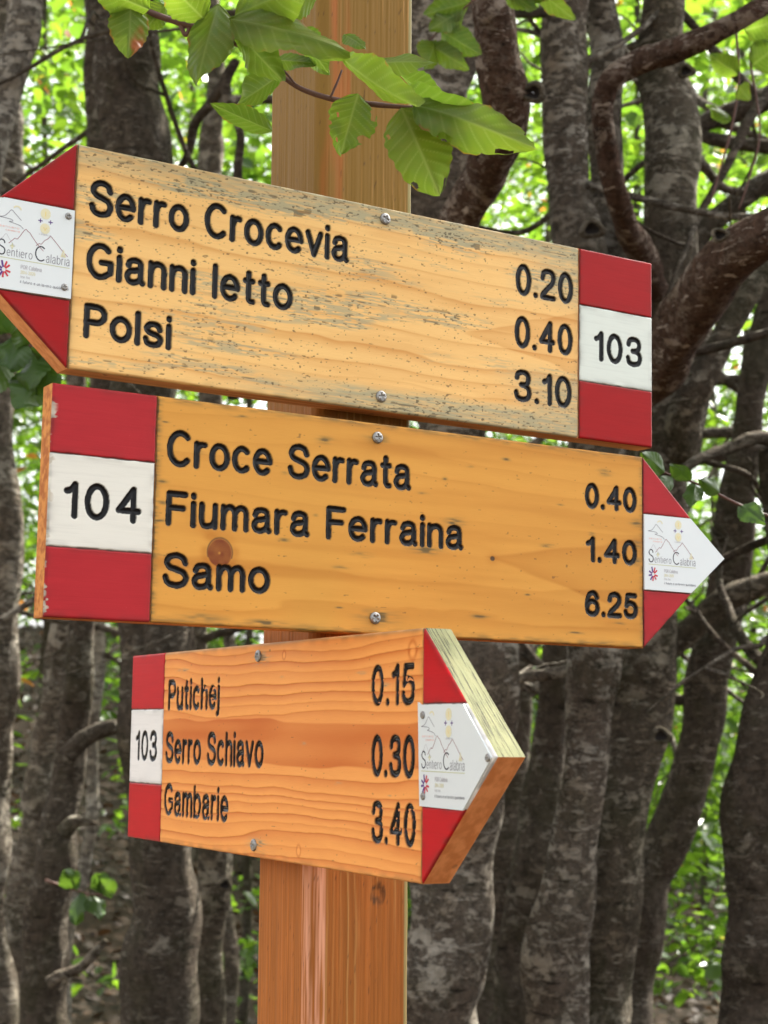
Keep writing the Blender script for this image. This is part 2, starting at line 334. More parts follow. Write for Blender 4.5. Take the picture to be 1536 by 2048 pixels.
# ------------------------------------------------------------------ sign boards
HB = 75.0        # half height, mm
AR = 82.0        # arrow length
def rings(U, V, seed, dens, amp, wav, sharp):
    vv = np.linspace(-80, 80, 321); cum = np.concatenate([[0], np.cumsum(np.interp(vv[1:], dens[0], dens[1])*.5)])
    w = V+amp*vnoise(U, V, 170, 60, seed)+amp*.45*vnoise(U, V, 60, 30, seed+1)+wav*vnoise(U, V, 22, 14, seed+2)+wav*.4*vnoise(U, V, 9, 8, seed+3)
    ph = np.interp(w, vv, cum)+.25*vnoise(U*0+3, V, 50, 9, seed+4)
    fr = ph-np.floor(ph); k = np.floor(ph)
    strength = .45+.55*(np.sin(k*12.9898+seed)*43758.5453 % 1)
    return (fr**sharp)*sstep(1.0, .93, fr)*strength, ph
def wood_fields(b, U, V):
    z = np.zeros_like(U)
    if b == 0:
        g, ph = rings(U, V, 5, ((-75, -40, 0, 40, 75), (.13, .07, .06, .08, .12)), 5, .7, 5)
        g2 = .25*sstep(.1, .6, fbm(U, V, 120, 9, 8))
        # pointed ring figure near the right end
        q = (U-300)*.23-np.abs(V+8-(U-300)*.06)+2.0*vnoise(U, V, 26, 9, 77)
        fig = sstep(0, 1.5, q)*(.25+.55*np.exp(-np.clip(q, 0, 99)/7.0))*sstep(296, 315, U)
        grain = np.clip(g*1.0+g2+fig*.7, 0, 1)
        edge = np.maximum(sstep(8, 20, V-46+4*fbm(U, V, 60, 8, 31)), sstep(10, 22, -V-44+5*fbm(U, V, 70, 8, 32))*sstep(60, 250, U))
        edge = np.maximum(edge*(.6+.4*sstep(40, 200, U)), .75*sstep(330, 400, U+12*vnoise(U, V, 40, 12, 35))*sstep(18, 40, np.abs(V)))
        band = sstep(.05, .5, fbm(U, V, 95, 15, 36))
        fibre = vnoise(U, V, 14, 1.1, 40)*.6+vnoise(U, V, 5, .7, 41)*.5
        stain = np.clip(edge*(.78+.5*fibre)+.75*band*sstep(-.1, .5, fibre+.3*band), 0, .92)
        s1 = vnoise(U, V, 2.9, .95, 50)*.62+vnoise(U, V, 1.5, .7, 51)*.5
        thr = .66-.22*edge-.19*band+.12*vnoise(U, V, 60, 25, 53)
        dark = sstep(thr, thr+.2, s1)*.72
        s2 = vnoise(U, V, 9, 1.8, 56)
        dark = np.maximum(dark, sstep(.72, .85, s2)*.6*sstep(.2, .8, band+edge))
        h = g*-.05-dark*.12
    elif b == 1:
        g, ph = rings(U, V, 21, ((-75, -30, 0, 30, 75), (.05, .025, .02, .05, .07)), 7, .8, 3)
        g2 = .45*sstep(-.1, .8, fbm(U, V, 190, 12, 28))
        q = (U-262)*.21-np.abs(V+14+(U-262)*.05)+2.0*vnoise(U, V, 30, 9, 79)
        fig = sstep(-.8, 2.2, q)*(.32+.6*np.exp(-np.clip(q, 0, 99)/6.0))*sstep(238, 262, U)
        grain = np.clip(g*.55+g2+fig*.75, 0, 1)
        marks = [(126,58.4,6,2.6),(372.9,58.8,6,2.4),(209.5,-13,13,2.6),(235,8.9,8,3.4),(247.7,51.8,3,1),(157.8,-20,7,1.6),(257.5,-58.3,7,1.4),(38.4,-69.9,14,2.2),(82.8,-71.1,14,2),(387,-57,5,1),(168.5,64,9,3.0),(172,-63,15,5),(3,18,5,1.5),(3,4,8,1.2),(3,-8,5,1.2),(6,-30,4,.8),(404,22,6,3),(404,-8,5,3),(404,-45,7,2),(405,5,5,5),(60,68,6,1),(300,-40,2.4,.8),(330,30,3,.8),(95,32,2.5,1),(140,-58,3,.8),(30,40,4,1),(280,60,4,1),(5,58,3,.7),(226,40,2.2,1.6),(318,-2,6,1.3),(140,-30,5,1.2),(96,-14,4,1.1),(208,28,4,1.0),(360,10,3,1.2),(120,5,2,.8),(180,44,3,.9),(345,-66,8,1)]
        stain = z.copy(); dark = z.copy()
        fib = vnoise(U, V, 7, 1.0, 60)
        for (a, c, ru, rv) in marks:
            e = ((U-a)/ru)**2+((V-c)/rv)**2
            m = np.exp(-e*1.1)*np.clip(.65+.7*fib, 0, 1.2); stain = np.maximum(stain, np.clip(m*1.1, 0, .85)); dark = np.maximum(dark, sstep(.5, .95, m)*.5)
        rim = np.maximum(sstep(6, 0, 75-np.abs(V)), sstep(5, 0, np.minimum(U, 410-U)))
        stain = np.maximum(stain, rim*(.35+.6*fib)*.9)
        # big red-brown knot and a small one
        d = np.hypot((U-47.9)/9.0, (V+26)/9.6); dk = np.hypot((U-268.2)/2.2, (V+15.1)/1.9)
        halo = np.exp(-((d-1.25)/.35)**2)*(.45+.4*vnoise(U, V, 12, 5, 61))
        tail = np.exp(-((V+8+.9*(U-33))/6)**2)*sstep(-5, 6, V+26)*sstep(22, 0, V+10)*.35
        grain = np.clip(grain+np.clip(halo+tail, 0, .6)+.5*np.exp(-np.maximum(0, dk-1)*.8), 0, 1)
        knot = sstep(1.04, .97, d)*np.clip(.92+.10*vnoise(U, V, 3.5, 3, 90), 0, 1)*(1-.75*np.exp(-(np.hypot(U-47.5, V+26.4)/.8)**2))*(1-.55*np.exp(-((d-.97)/.05)**2)*sstep(-.6, .4, np.sin(np.arctan2(V+26, U-47.9)*1.0+.4)))
        stain = np.where(knot > .5, 0, stain)
        dark = np.maximum(dark, np.exp(-((d-1.02)/.055)**2)*.85*(V > -30)); dark = np.maximum(dark, sstep(1.1, .8, dk)*.9)
        dark = np.maximum(dark, sstep(.80, .92, vnoise(U, V, 4.2, 1.4, 66)*.65+vnoise(U, V, 2, 1, 67)*.45)*.5)
        h = -dark*.12-.05*g
        return grain, np.clip(stain, 0, 1), dark, h, knot
    else:
        g, ph = rings(U*.62, V, 9, ((-75, -35, -14, -10, 22, 26, 45, 75), (.15, .14, .10, .010, .010, .10, .12, .16)), 8, .75, 1.7)
        st = sstep(0, 1.5, V+9.5+2.5*vnoise(U, V, 45, 20, 14))*sstep(0, 1.5, 21-V+2.2*vnoise(U, V, 38, 20, 15)+(U-200)*-.012)
        st = st*(.72+.16*vnoise(U, V, 60, 14, 16)-.30*sstep(250, 120, U)*sstep(12, -4, V)*.8)
        grain = np.clip(g*1.0+st, 0, 1)
        fib = vnoise(U, V, 6, .9, 60)
        stain = z.copy(); dark = z.copy()
        for (a, c, ru, rv) in [(180,65,13,4),(182,-66,14,4),(330,50,5,1),(360,42,5,1),(250,5,4,1),(40,60,10,1),(300,-20,4,.8),(370,-25,4,.8),(215,50,3,.8)]:
            m = np.exp(-(((U-a)/ru)**2+((V-c)/rv)**2))*np.clip(.6+.9*fib, 0, 1.3); stain = np.maximum(stain, np.clip(m, 0, .8)); dark = np.maximum(dark, sstep(.55, 1., m)*.5)
        for (a, c, r) in [(393.3,62.2,4.5),(217.9,65.4,2.5),(245.3,-66,3)]:
            d = np.hypot((U-a)/r, (V-c)/r/1.2); grain = np.clip(grain+.6*np.exp(-((d-1)/.3)**2)-.4*np.exp(-(d/.7)**2), 0, 1)
        stain = np.maximum(stain, sstep(3, 0, 75-V)*.6)
        dark = np.maximum(dark, sstep(.84, .95, vnoise(U, V, 5, 1.3, 66)*.65+vnoise(U, V, 2, 1, 67)*.45)*.5)
        h = -g**2*.6-dark*.1
    return grain, np.clip(stain, 0, 1), np.clip(dark, 0, 1), h, z
def panel(b, us, vs, outline, joints, lines, seed, field=None, hw=2.1, wear=0.0, clip=None):
    """front surface of one painted or bare field as a relief: rounded outer edge, V joints, routed letters"""
    U, V = np.meshgrid(us, vs, indexing='ij')
    if clip is not None: U = clip(U, V)
    H = np.zeros_like(U)
    A = {}
    if field is not None:
        g, st, dk, hh, kn = field(b, U, V); H += hh; A['grain'] = g
    else:
        st = np.zeros_like(U); dk = np.zeros_like(U); kn = None
    D = stroke_dist(U, V, us, vs, lines, hw+1.5) if lines else np.full(U.shape, 99.)
    D = D+.14*vnoise(U, V, 2.5, 2.5, seed+3)+.10*vnoise(U, V, 1.1, 1.1, seed+4)
    H = H-1.5*np.sqrt(np.clip(1-(D/hw)**2, 0, 1))*(D < hw)
    paint = sstep(hw+.28, hw-.12, D)
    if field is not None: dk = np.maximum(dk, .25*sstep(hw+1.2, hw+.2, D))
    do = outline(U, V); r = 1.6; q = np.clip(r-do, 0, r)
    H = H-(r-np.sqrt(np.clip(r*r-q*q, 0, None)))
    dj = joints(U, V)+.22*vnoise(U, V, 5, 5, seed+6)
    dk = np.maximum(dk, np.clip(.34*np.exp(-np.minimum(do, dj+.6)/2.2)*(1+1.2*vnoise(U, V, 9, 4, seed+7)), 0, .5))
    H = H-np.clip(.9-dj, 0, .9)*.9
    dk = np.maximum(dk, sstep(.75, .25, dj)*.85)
    if wear > 0:   # chips along the outer edge
        nz = vnoise(U, V, 7, 5, seed)+.5*vnoise(U, V, 2.2, 1.6, seed+1)
        st = np.maximum(st, sstep(0, .5, wear*(3.0-do)+nz*2.4-1.5)*sstep(5.5, 2.0, do)*sstep(9, 3, U-us[0]+3*nz))
    A.update(stain=st, dark=dk, paint=paint)
    co_ = np.stack([U.ravel()/1000, -H.ravel()/1000, V.ravel()/1000], 1)
    return co_, grid_faces(len(us), len(vs)), {k: v.ravel() for k, v in A.items()}, (kn.ravel() if kn is not None else None)
def lin(a, b, step): return np.linspace(a, b, max(3, int(round((b-a)/step))+1))

def screw_mesh(r, dome, seed):
    R_, T_ = 16, 40; V = []; idx = 0
    for i in range(R_+1):
        rr = r*i/R_
        for k in range(T_):
            a = 2*math.pi*k/T_; x, z = rr*math.cos(a), rr*math.sin(a)
            h = dome*(1-(rr/r)**2)**.6 if rr < r else 0.0
            x2, z2 = x*math.cos(seed)-z*math.sin(seed), x*math.sin(seed)+z*math.cos(seed)
            arm = min(abs(x2), abs(z2)); ln_ = max(abs(x2), abs(z2))
            if arm < r*.17 and ln_ < r*.62: h -= dome*1.1*(1-ln_/(r*.62))**.3
            V.append((x, -h-.0004, z))
    F_ = [(i*T_+k, i*T_+(k+1) % T_, (i+1)*T_+(k+1) % T_, (i+1)*T_+k) for i in range(R_) for k in range(T_)]
    n0 = len(V)
    V += [(r*math.cos(2*math.pi*k/T_), .002, r*math.sin(2*math.pi*k/T_)) for k in range(T_)]
    F_ += [(R_*T_+k, R_*T_+(k+1) % T_, n0+(k+1) % T_, n0+k) for k in range(T_)]
    return npmesh('screw', np.array(V), np.array(F_))

def ribbons(strokes, hw, y):
    """flat printed lines"""
    V, F_ = [], []; n = 0
    for q in strokes:
        q = np.asarray(q, float)
        if len(q) < 2: continue
        t = np.gradient(q, axis=0); t /= np.maximum(1e-9, np.linalg.norm(t, axis=1))[:, None]
        nn = np.stack([-t[:, 1], t[:, 0]], 1)
        for s in (-1, 1):
            p = q+nn*hw*s; V.append(np.stack([p[:, 0], np.full(len(p), y), p[:, 1]], 1))
        m = len(q); i = np.arange(m-1)
        F_.append(np.stack([n+i, n+i+1, n+m+i+1, n+m+i], 1)); n += 2*m
    return np.vstack(V), np.vstack(F_)
def sticker_art():
    P = []  # (ink, strokes, half width)
    P.append(('black', text_strokes('S', 4, 9.2, -8, 10.5, .42), .42)); P.append(('black', text_strokes('C', 28.6, 35.2, -8.2, 10.2, .42), .42))
    P.append(('grey', text_strokes('entiero', 10, 27, -8, 5.6, .22), .22)); P.append(('grey', text_strokes('alabria', 36, 52, -8.4, 6.2, .22), .22))
    P.append(('olive', [ln((4, -9.4), (28, -9.5), (52, -9.6))], .2))
    m1 = [(11,.2),(13,2.2),(15,4.2),(16.4,3.8),(18.5,6.6),(20,9),(21.8,11.2),(23.2,10),(24.6,9.2),(27,6),(30,2.6),(34,-1.2)]
    m2 = [(29,1.6),(31,3.4),(32.4,3.2),(34.6,6),(36.4,7.2),(38.4,9.3),(40.4,7.6),(43,5),(46.4,1.4),(50.4,-2.2)]
    m0 = [(3.6,-.6),(5.4,2.2),(7,3.4),(9,6.2),(11,3.6),(14,0),(15.5,-1)]
    P.append(('brown', [catmull(m1, 3), catmull(m2, 3)], .2)); P.append(('pale_grey', [catmull(m0, 3)], .17))
    P.append(('grey', [catmull([(3.6,16.6),(7,17.4),(9.6,19.6),(11.8,22.2),(14,20.6),(16.4,18.4),(18.6,16.4)], 4), catmull([(3.6,16.6),(8,16.4),(12,16.0),(13,15),(10.6,14.4),(14,13.8),(18,12.8),(20.2,11)], 4)], .2))
    P.append(('rose', text_strokes('sentiero', 4.5, 17.5, 10.2, 1.5, .12), .12)); P.append(('rose', text_strokes('calabria', 8.5, 18, 8.2, 1.3, .12), .12))
    P.append(('cream', [arc(15.5, 22.6, 2.6, 2.6, 10, 150, 12)], .5))
    P.append(('cream', [arc(34.4, 23.6, 1.8, 2.0, 0, 360, 20), arc(34.4, 13.8, 1.7, 1.9, 0, 360, 20)], 1.6))
    P.append(('ochre', [ln((34.4, 21.8), (34.4, 25.2)), ln((33.4, 14.6), (34.4, 12.4), (35.4, 14.6))], .3))
    P.append(('purple', [ln((29.6, 18.6), (32.6, 18.6)), ln((31.1, 17.2), (31.1, 20)), ln((36.4, 18.6), (39.4, 18.6)), ln((37.9, 17.2), (37.9, 20))], .3))
    P.append(('pale_grey', text_strokes('calabria', 30.4, 38.8, 9.2, 1.3, .1), .1))
    P.append(('olive', [ln((13.4, -3.4), (13.4, .6)), ln((11.9, -1.6), (13.4, -.4), (14.9, -1.6))], .22)); P.append(('cream', [ln((12.7, -1.6), (14.1, -1.6)), ln((46.2, -3), (47.4, 1.6), (48.6, -3)), ln((46.6, -2), (48.2, -2))], .7))
    P.append(('pale_grey', text_strokes('POR Calabria', 19.6, 33.6, -15.2, 2.9, .2), .2)); P.append(('cream', text_strokes('2014-2020', 19.6, 29.4, -18.4, 2.3, .16), .16))
    P.append(('pale_grey', text_strokes('fesr fse', 19.6, 26, -21, 1.7, .11), .11)); P.append(('grey', text_strokes('il futuro e un lavoro quotidiano', 19.6, 52, -24.4, 2.0, .13), .13))
    star = []
    for a, r0, r1 in ((70, 1.5, 5.4), (40, 1.4, 5), (-12, 1.2, 4.6), (-50, 1.2, 4.6), (-95, 1, 4.6)):
        ca, sa = math.cos(math.radians(a)), math.sin(math.radians(a)); star.append(ln((8.6+ca*r0, -17.4+sa*r0*1.1), (8.6+ca*r1, -17.4+sa*r1*1.1)))
    P.append(('red', star, .62))
    star = []
    for a, r0, r1 in ((105, 1.5, 5.6), (150, 1.3, 4.8), (190, 1.2, 4.6), (235, 1.2, 4.8)):
        ca, sa = math.cos(math.radians(a)), math.sin(math.radians(a)); star.append(ln((8.6+ca*r0, -17.4+sa*r0*1.1), (8.6+ca*r1, -17.4+sa*r1*1.1)))
    P.append(('purple', star, .62))
    return P
ART = sticker_art()

def make_sign(b, origin, R3, side, ends, arrow_at, thick, name_lines, number, screws, stk, stk_screws, art_x, labels):
    """side=+1 arrow at the high-u end, -1 at the low-u end; ends=(u0,u1) of the number field"""
    WL = 410.0 if b < 2 else 405.5
    e0, e1 = ends; tip = arrow_at+side*AR if b < 2 else arrow_at+side*79.0
    al = abs(tip-arrow_at)
    root = empty('direction_sign', (origin[0], origin[1], origin[2]+EYE), labels, 'signboard')
    root.matrix_world = Matrix.Translation((origin[0], origin[1], origin[2]+EYE)) @ Matrix([list(r) for r in R3]).to_4x4()
    far_end = e0 if side > 0 else e1
    nrm = math.hypot(al, HB)
    def outline(U, V):
        d = np.minimum(HB-np.abs(V), np.abs(U-far_end))
        a = (al*(1-np.abs(V)/HB)-(U-arrow_at)*side)*HB/nrm
        d = np.minimum(d, a)
        return np.clip(d, 0, None)
    # wooden core: five sided prism, its front hidden just under the relief
    pts = [(far_end, -HB), (arrow_at, -HB), (tip, 0), (arrow_at, HB), (far_end, HB)]
    if side < 0: pts = pts[::-1]
    bv = []
    levels = ((.0016, 0.0), (thick-.0016, 0.0), (thick-.0005, .0008), (thick, .0016))
    P2 = np.array(pts); cen = np.array([(far_end+tip)/2, 0])
    N = 5; V = []
    for y, ins in levels:
        for q in P2:
            dirv = cen-q; k = ins*1000*1.3/np.linalg.norm(dirv); w = q+dirv*k
            V.append((w[0]/1000, y, w[1]/1000))
    Fq = [(l*N+i, (l+1)*N+i, (l+1)*N+(i+1) % N, l*N+(i+1) % N) for l in range(len(levels)-1) for i in range(N)]
    core = np.array(V); 
    corners = (np.array(Fq)[:, ::-1])
    # front of the plank (bare wood with routed lettering)
    us, vs = lin(0, WL, .5), lin(-HB, HB, .5)
    strokes = []
    for (s, a, c, base_, cap, gap) in name_lines: strokes += text_strokes(s, a, c, base_, cap, 2.1, gap)
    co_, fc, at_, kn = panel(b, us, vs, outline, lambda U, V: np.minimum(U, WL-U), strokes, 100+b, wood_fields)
    n0 = len(co_)
    allV = np.vstack([co_, core]); z = np.zeros(len(core))
    at2 = {k: np.concatenate([v, z]) for k, v in at_.items()}
    at2['knot'] = np.concatenate([kn, z])
    caps = [np.array([[n0+i for i in (range(N))]]), np.array([[n0+15+i for i in range(N)][::-1]])]
    me = npmesh('plank', allV, [fc, corners+n0]+caps, True, at2, np.concatenate([np.zeros(len(fc)), np.ones(len(corners)+2)]))
    sm = np.concatenate([np.ones(len(fc), bool), np.zeros(len(corners)+2, bool)]); me.polygons.foreach_set('use_smooth', sm)
    link('plank', me, [M_FRONT[b], M_SIDE[b]], root)
    # number end: red, white with number, red
    wear = 0.55 if b == 1 else 0.0
    u_in = e1 if e1 <= 0.5 else e0
    for lo, hi, mat, nm in ((30, HB, M_RED[b], 'red_band'), (-30, 30, M_WHITE[b], 'number_panel'), (-HB, -30, M_RED[b], 'red_band')):
        us2, vs2 = lin(e0, e1, .5), lin(lo, hi, .5)
        jf = lambda U, V, lo=lo, hi=hi: np.minimum(np.abs(U-u_in), np.minimum(np.where(hi < HB-1, hi-V, 99), np.where(lo > -HB+1, V-lo, 99)))
        st = text_strokes(number[0], number[1], number[2], number[3], number[4], 2.1, number[5]) if nm == 'number_panel' else []
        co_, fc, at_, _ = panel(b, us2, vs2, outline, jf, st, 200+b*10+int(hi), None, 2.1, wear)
        link(nm, npmesh(nm, co_, fc, True, at_), mat, root)
    # arrow head: two red triangles and the white middle the printed plate is fixed to
    for lo, hi, nm in ((30, HB-.3, 'red_arrow_corner'), (-30, 30, 'white_arrow_middle'), (-HB+.3, -30, 'red_arrow_corner')):
        ts, vs2 = np.linspace(0, 1, 120), lin(lo, hi, .6)
        cl = lambda U, V: arrow_at+side*U*al*(1-np.abs(V)/HB)
        jf = lambda U, V, lo=lo, hi=hi: np.minimum(np.abs(U-arrow_at), np.minimum(np.where(hi < HB-1, hi-V, 99), np.where(lo > -HB+1, V-lo, 99)))
        co_, fc, at_, _ = panel(b, ts, vs2, outline, jf, [], 300+b*10+int(hi), None, 2.1, 0.0, cl)
        if side < 0: fc = fc[:, ::-1]
        link(nm, npmesh(nm, co_, fc, True, at_), M_WHITE[b] if 'white' in nm else M_RED[b], root)
    # printed plastic plate
    q = np.array(stk); y1 = -.0009; y0 = .0002
    nst = len(q); V = [(p[0]/1000, y1, p[1]/1000) for p in q]+[(p[0]/1000, y0, p[1]/1000) for p in q]
    F1 = np.array([list(range(nst))]); F2 = np.array([(i, i+nst, (i+1) % nst+nst, (i+1) % nst) for i in range(nst)])
    vs_, fs_, mi = [np.array(V)], [], [0]+[0]*nst
    n = len(V)
    for k, (ink, stv, hw_) in enumerate(ART):
        rv, rf = ribbons([s+np.array([art_x, 0]) for s in stv], hw_, 0.0)
        keep = np.ones(len(rf), bool)
        rv = rv/1000; rv[:, 1] = y1-.00006-.000004*k
        vs_.append(rv); fs_.append(rf[keep]+n); n += len(rv); mi += [1+INKS.index(ink)]*len(rf)
    me = npmesh('sticker_plate', np.vstack(vs_), [F1, F2]+fs_, False, None, mi)
    so_ = link('sticker_plate', me, [M_PLASTIC]+[M_INK[k] for k in INKS], root)
    for k, (a, c) in enumerate(stk_screws):
        s = link('small_screw', screw_mesh(.0023, .0009, k*1.3+b), M_STEEL, so_); s.location = (a/1000, y1, c/1000)
    for k, (a, c) in enumerate(screws):
        s = link('screw', screw_mesh(.0043, .0015, .4+k*.9+b), M_STEEL, root); s.location = (a/1000, -.0002, c/1000)
    return root

R_0 = np.array([[.858141, -.513391, .004834], [.513389, .858154, .001798], [-.005072, .000939, .999987]])
R_1 = np.array([[.859398, -.511307, .000674], [.511306, .859398, .000891], [-.001035, -.000421, .999999]])
R_2 = np.array([[.491170, .871056, -.003717], [-.871063, .491167, -.001754], [.000298, .004099, .999992]])
# the red-brown knot of the middle board is its own wood colour
_t = M_FRONT[1].node_tree; _p = [n for n in _t.nodes if n.type == 'BSDF_PRINCIPLED'][0]
_src = _p.inputs['Base Color'].links[0].from_socket
_a = _t.nodes.new('ShaderNodeAttribute'); _a.attribute_name = 'knot'
_m = _t.nodes.new('ShaderNodeMix'); _m.data_type = 'RGBA'; _m.inputs[7].default_value = (.19, .048, .016, 1)
_pa = _t.nodes.new('ShaderNodeAttribute'); _pa.attribute_name = 'paint'
_mu = _t.nodes.new('ShaderNodeMath'); _mu.operation = 'SUBTRACT'; _mu.use_clamp = True
_t.links.new(_a.outputs['Fac'], _mu.inputs[0]); _t.links.new(_pa.outputs['Fac'], _mu.inputs[1])
_t.links.new(_mu.outputs[0], _m.inputs[0]); _t.links.new(_src, _m.inputs[6]); _t.links.new(_m.outputs[2], _p.inputs['Base Color'])

def plate(side, base_u, tip_in):
    return [(base_u, -29.4), (base_u+side*47.5, -29.6), (base_u+side*tip_in, 0), (base_u+side*47.5, 29.6), (base_u, 29.4)][::side]
make_sign(0, (-.203639, 1.054461, .306688), R_0, -1, (411.0, 483.6), -.6, .020,
    [('Serro Crocevia', 9.2, 205, 28.2, 25.5, .27), ('Gianni letto', 9, 161, -13.6, 25, .27), ('Polsi', 9, 70.9, -53.6, 23.6, .27),
     ('0.20', 350.4, 404.8, 28.4, 25, .3), ('0.40', 349.8, 404.5, -12.4, 25, .3), ('3.10', 349.7, 403.7, -53.6, 25, .3)],
    ('103', 425.2, 473.2, -12.6, 24.4, .32), [(234.2, 66.4), (233.8, -64.6)], plate(-1, -.6, 79), [(-4.8, 24.9), (-5.3, -22.5)], -54.5,
    'pale speckled signboard pointing left reading Serro Crocevia, topmost of the three boards')
make_sign(1, (-.150246, 1.088383, .146729), R_1, 1, (-72.5, -.6), 410.6, .020,
    [('Croce Serrata', 7.4, 197.1, 28.6, 25, .27), ('Fiumara Ferraina', 8, 242.5, -11.2, 23.8, .27), ('Samo', 7.2, 86, -52, 24, .27),
     ('0.40', 353.5, 404.3, 29.4, 20.2, .3), ('1.40', 354.4, 404.2, -11.8, 20, .3), ('6.25', 353.4, 404.8, -53.4, 20.4, .3)],
    ('104', -62.5, -9.2, -11.6, 24.3, .34), [(168.5, 64.6), (168.8, -63.8)], plate(1, 410.8, 82.5), [], 410.8,
    'amber signboard pointing right with a round brown knot, reading Croce Serrata and numbered 104')
make_sign(2, (-.174574, 1.353901, -.010014), R_2, 1, (-71.3, 0), 405.5, .021,
    [('Putichej', 9.4, 110.1, 28.6, 24.5, .27), ('Serro Schiavo', 6.8, 188.1, -13, 25.4, .27), ('Gambarie', 6.6, 130.4, -53.4, 25.2, .27),
     ('0.15', 342.7, 396.4, 29.2, 25.6, .3), ('0.30', 343.7, 397, -14.4, 26, .3), ('3.40', 344.7, 398.7, -54.8, 26, .3)],
    ('103', -58.4, -11.3, -12, 25, .32), [(176.6, 66.2), (175.6, -66.5)],
    [(404.2, -29.9), (452, -30.4), (481.5, -.3), (452, 29.3), (406, 29.2), (401.5, 31)], [(407.6, 23.3), (408.6, -24.0), (478.0, -.6)], 402.2,
    'orange signboard with raised grain turned to the side, lowest on the post, reading Putichej')

# ------------------------------------------------------------------ post
def post():
    c = np.array([-.0476, 1.1722]); ex = np.array([.8585, .5129]); ey = np.array([-.5129, .8585]); s = .0805
    prof = []
    # rounded square, corner nearest the camera well worn
    for (cx_, cy_, r, a0) in ((0, 0, .0085, 180), (s, 0, .0055, 270), (s, s, .005, 0), (0, s, .005, 90)):
        ox = cx_+(r if cx_ == 0 else -r); oy = cy_+(r if cy_ == 0 else -r)
        for k in range(9):
            a = math.radians(a0+k*90/8); prof.append((ox+r*math.cos(a), oy+r*math.sin(a)))
    P = np.array(prof); out = []
    for i in range(len(P)):      # resample the straight sides
        q0, q1 = P[i], P[(i+1) % len(P)]; n = max(1, int(np.linalg.norm(q1-q0)/.0008))
        for k in range(n): out.append(q0+(q1-q0)*k/n)
    P = np.array(out); n = len(P)
    cen = P-np.array([s/2, s/2]); nr = cen/np.linalg.norm(cen, axis=1)[:, None]
    per = np.concatenate([[0], np.cumsum(np.linalg.norm(np.diff(P, axis=0), axis=1))])*1000
    zs = np.concatenate([np.linspace(0, 1.14, 60, endpoint=False), np.linspace(1.14, 2.2, 420)])
    Pm, Z = np.meshgrid(per, zs*1000, indexing='ij')
    knot = [(0.049*1000+8, 1352, 7.0)]
    front = np.repeat((P[:, 1] < .004)[:, None], len(zs), 1); xloc = np.repeat(P[:, 0:1]*1000, len(zs), 1)
    # growth ridges on the right-hand face, close straight lines on the other
    w = xloc+3.4*vnoise(Z, xloc, 190, 18, 3)+1.0*vnoise(Z, xloc, 55, 11, 4)+.3*vnoise(Z, xloc, 16, 6, 5)+2.2*vnoise(Z*0+2, xloc, 50, 7, 6)
    kx, kz = 54.0, 1391.0
    dk = np.hypot((xloc-kx)/4.5, (Z-kz)/6.0)
    w = w+np.sign(xloc-kx)*4.5*np.exp(-((Z-kz)/45.0)**2)*np.exp(-np.abs(xloc-kx)/9)
    fr = (w/6.2) % 1.0
    ridge = np.exp(-((fr-.5)/.085)**2)*np.clip(.35+.75*vnoise(Z, w, 110, 6.2, 8), 0, 1)*front
    ridge = ridge*sstep(9, 14, xloc)
    fr2 = vnoise(Pm, Z, .9, 260, 12)*.6+vnoise(Pm, Z, .5, 120, 13)*.4
    grain = np.where(front, .80+.2*fr2+.3*vnoise(w, Z, 5, 300, 15), .5+.45*fr2)  # front face toned darker than the left, standing in for weaker light
    corner = np.repeat((np.hypot(P[:, 0], P[:, 1]) < .0125)[:, None], len(zs), 1)*np.clip(.45+.7*vnoise(Pm, Z, 2.2, 60, 21)+.5*vnoise(Pm, Z, .9, 22, 22), 0, .85)*sstep(1470, 1400, Z)
    mossy = np.repeat((P[:, 0] > s-.0045)[:, None], len(zs), 1)*1.0
    dark = front*sstep(1.0, .75, np.abs(dk-.9)/.5)*(.5+.5*vnoise(Pm, Z, 2, 3, 40))
    dark = np.maximum(dark, sstep(.72, .9, vnoise(Pm, Z, 1.2, 6, 41)*.7+vnoise(Pm, Z, .7, 3, 42)*.4)*.6)
    redb = sstep(11, 5, np.abs(xloc-14+5*vnoise(Z, xloc, 90, 20, 51)))*front*sstep(1700, 1800, Z)*np.clip(.6+.6*vnoise(Z, xloc, 70, 3, 52), 0, 1)
    hgt = ridge*.0006-.0004*fr2-.0008*sstep(1.1, .8, dk)*front
    X = P[:, 0:1]+nr[:, 0:1]*hgt; Y = P[:, 1:2]+nr[:, 1:2]*hgt
    lean = -.0078
    wx = c[0]+ex[0]*X+ey[0]*Y+lean*(zs[None, :]-EYE-.02); wy = c[1]+ex[1]*X+ey[1]*Y
    V = np.stack([wx.ravel(), wy.ravel(), np.repeat(zs[None, :], n, 0).ravel()], 1)
    m = len(zs); i = np.arange(n)[:, None]; j = np.arange(m-1)[None, :]
    f = np.stack([i*m+j, ((i+1) % n)*m+j, ((i+1) % n)*m+j+1, i*m+j+1], -1).reshape(-1, 4)
    top = np.array([[k*m+m-1 for k in range(n)]])
    t = NT('larch_post_wood')
    fine = t.noise(t.coord((160, 160, 6)), 4, 4, .6)
    cc = t.mix(t.attr('grain'), (.56, .18, .042), (.31, .105, .022))
    cc = t.mix(t.math('MULTIPLY', t.ramp(fine, [(.35, 1.), (.65, 0.)]), .35), cc, (.16, .06, .02))
    gz = t.n('ShaderNodeTexCoord'); sx = t.n('ShaderNodeSeparateXYZ'); t.l(gz.outputs['Object'], sx.inputs[0])
    # the upper part has bleached towards straw, the lower stays red-orange
    cc = t.mix(t.ramp(t.math('MULTIPLY_ADD', sx.outputs[2], 1.0, -.98), [(.60, 0.), (.85, .92)]), cc, (.215, .125, .026))
    cc = t.mix(t.attr('ridge'), cc, (.50, .27, .09))
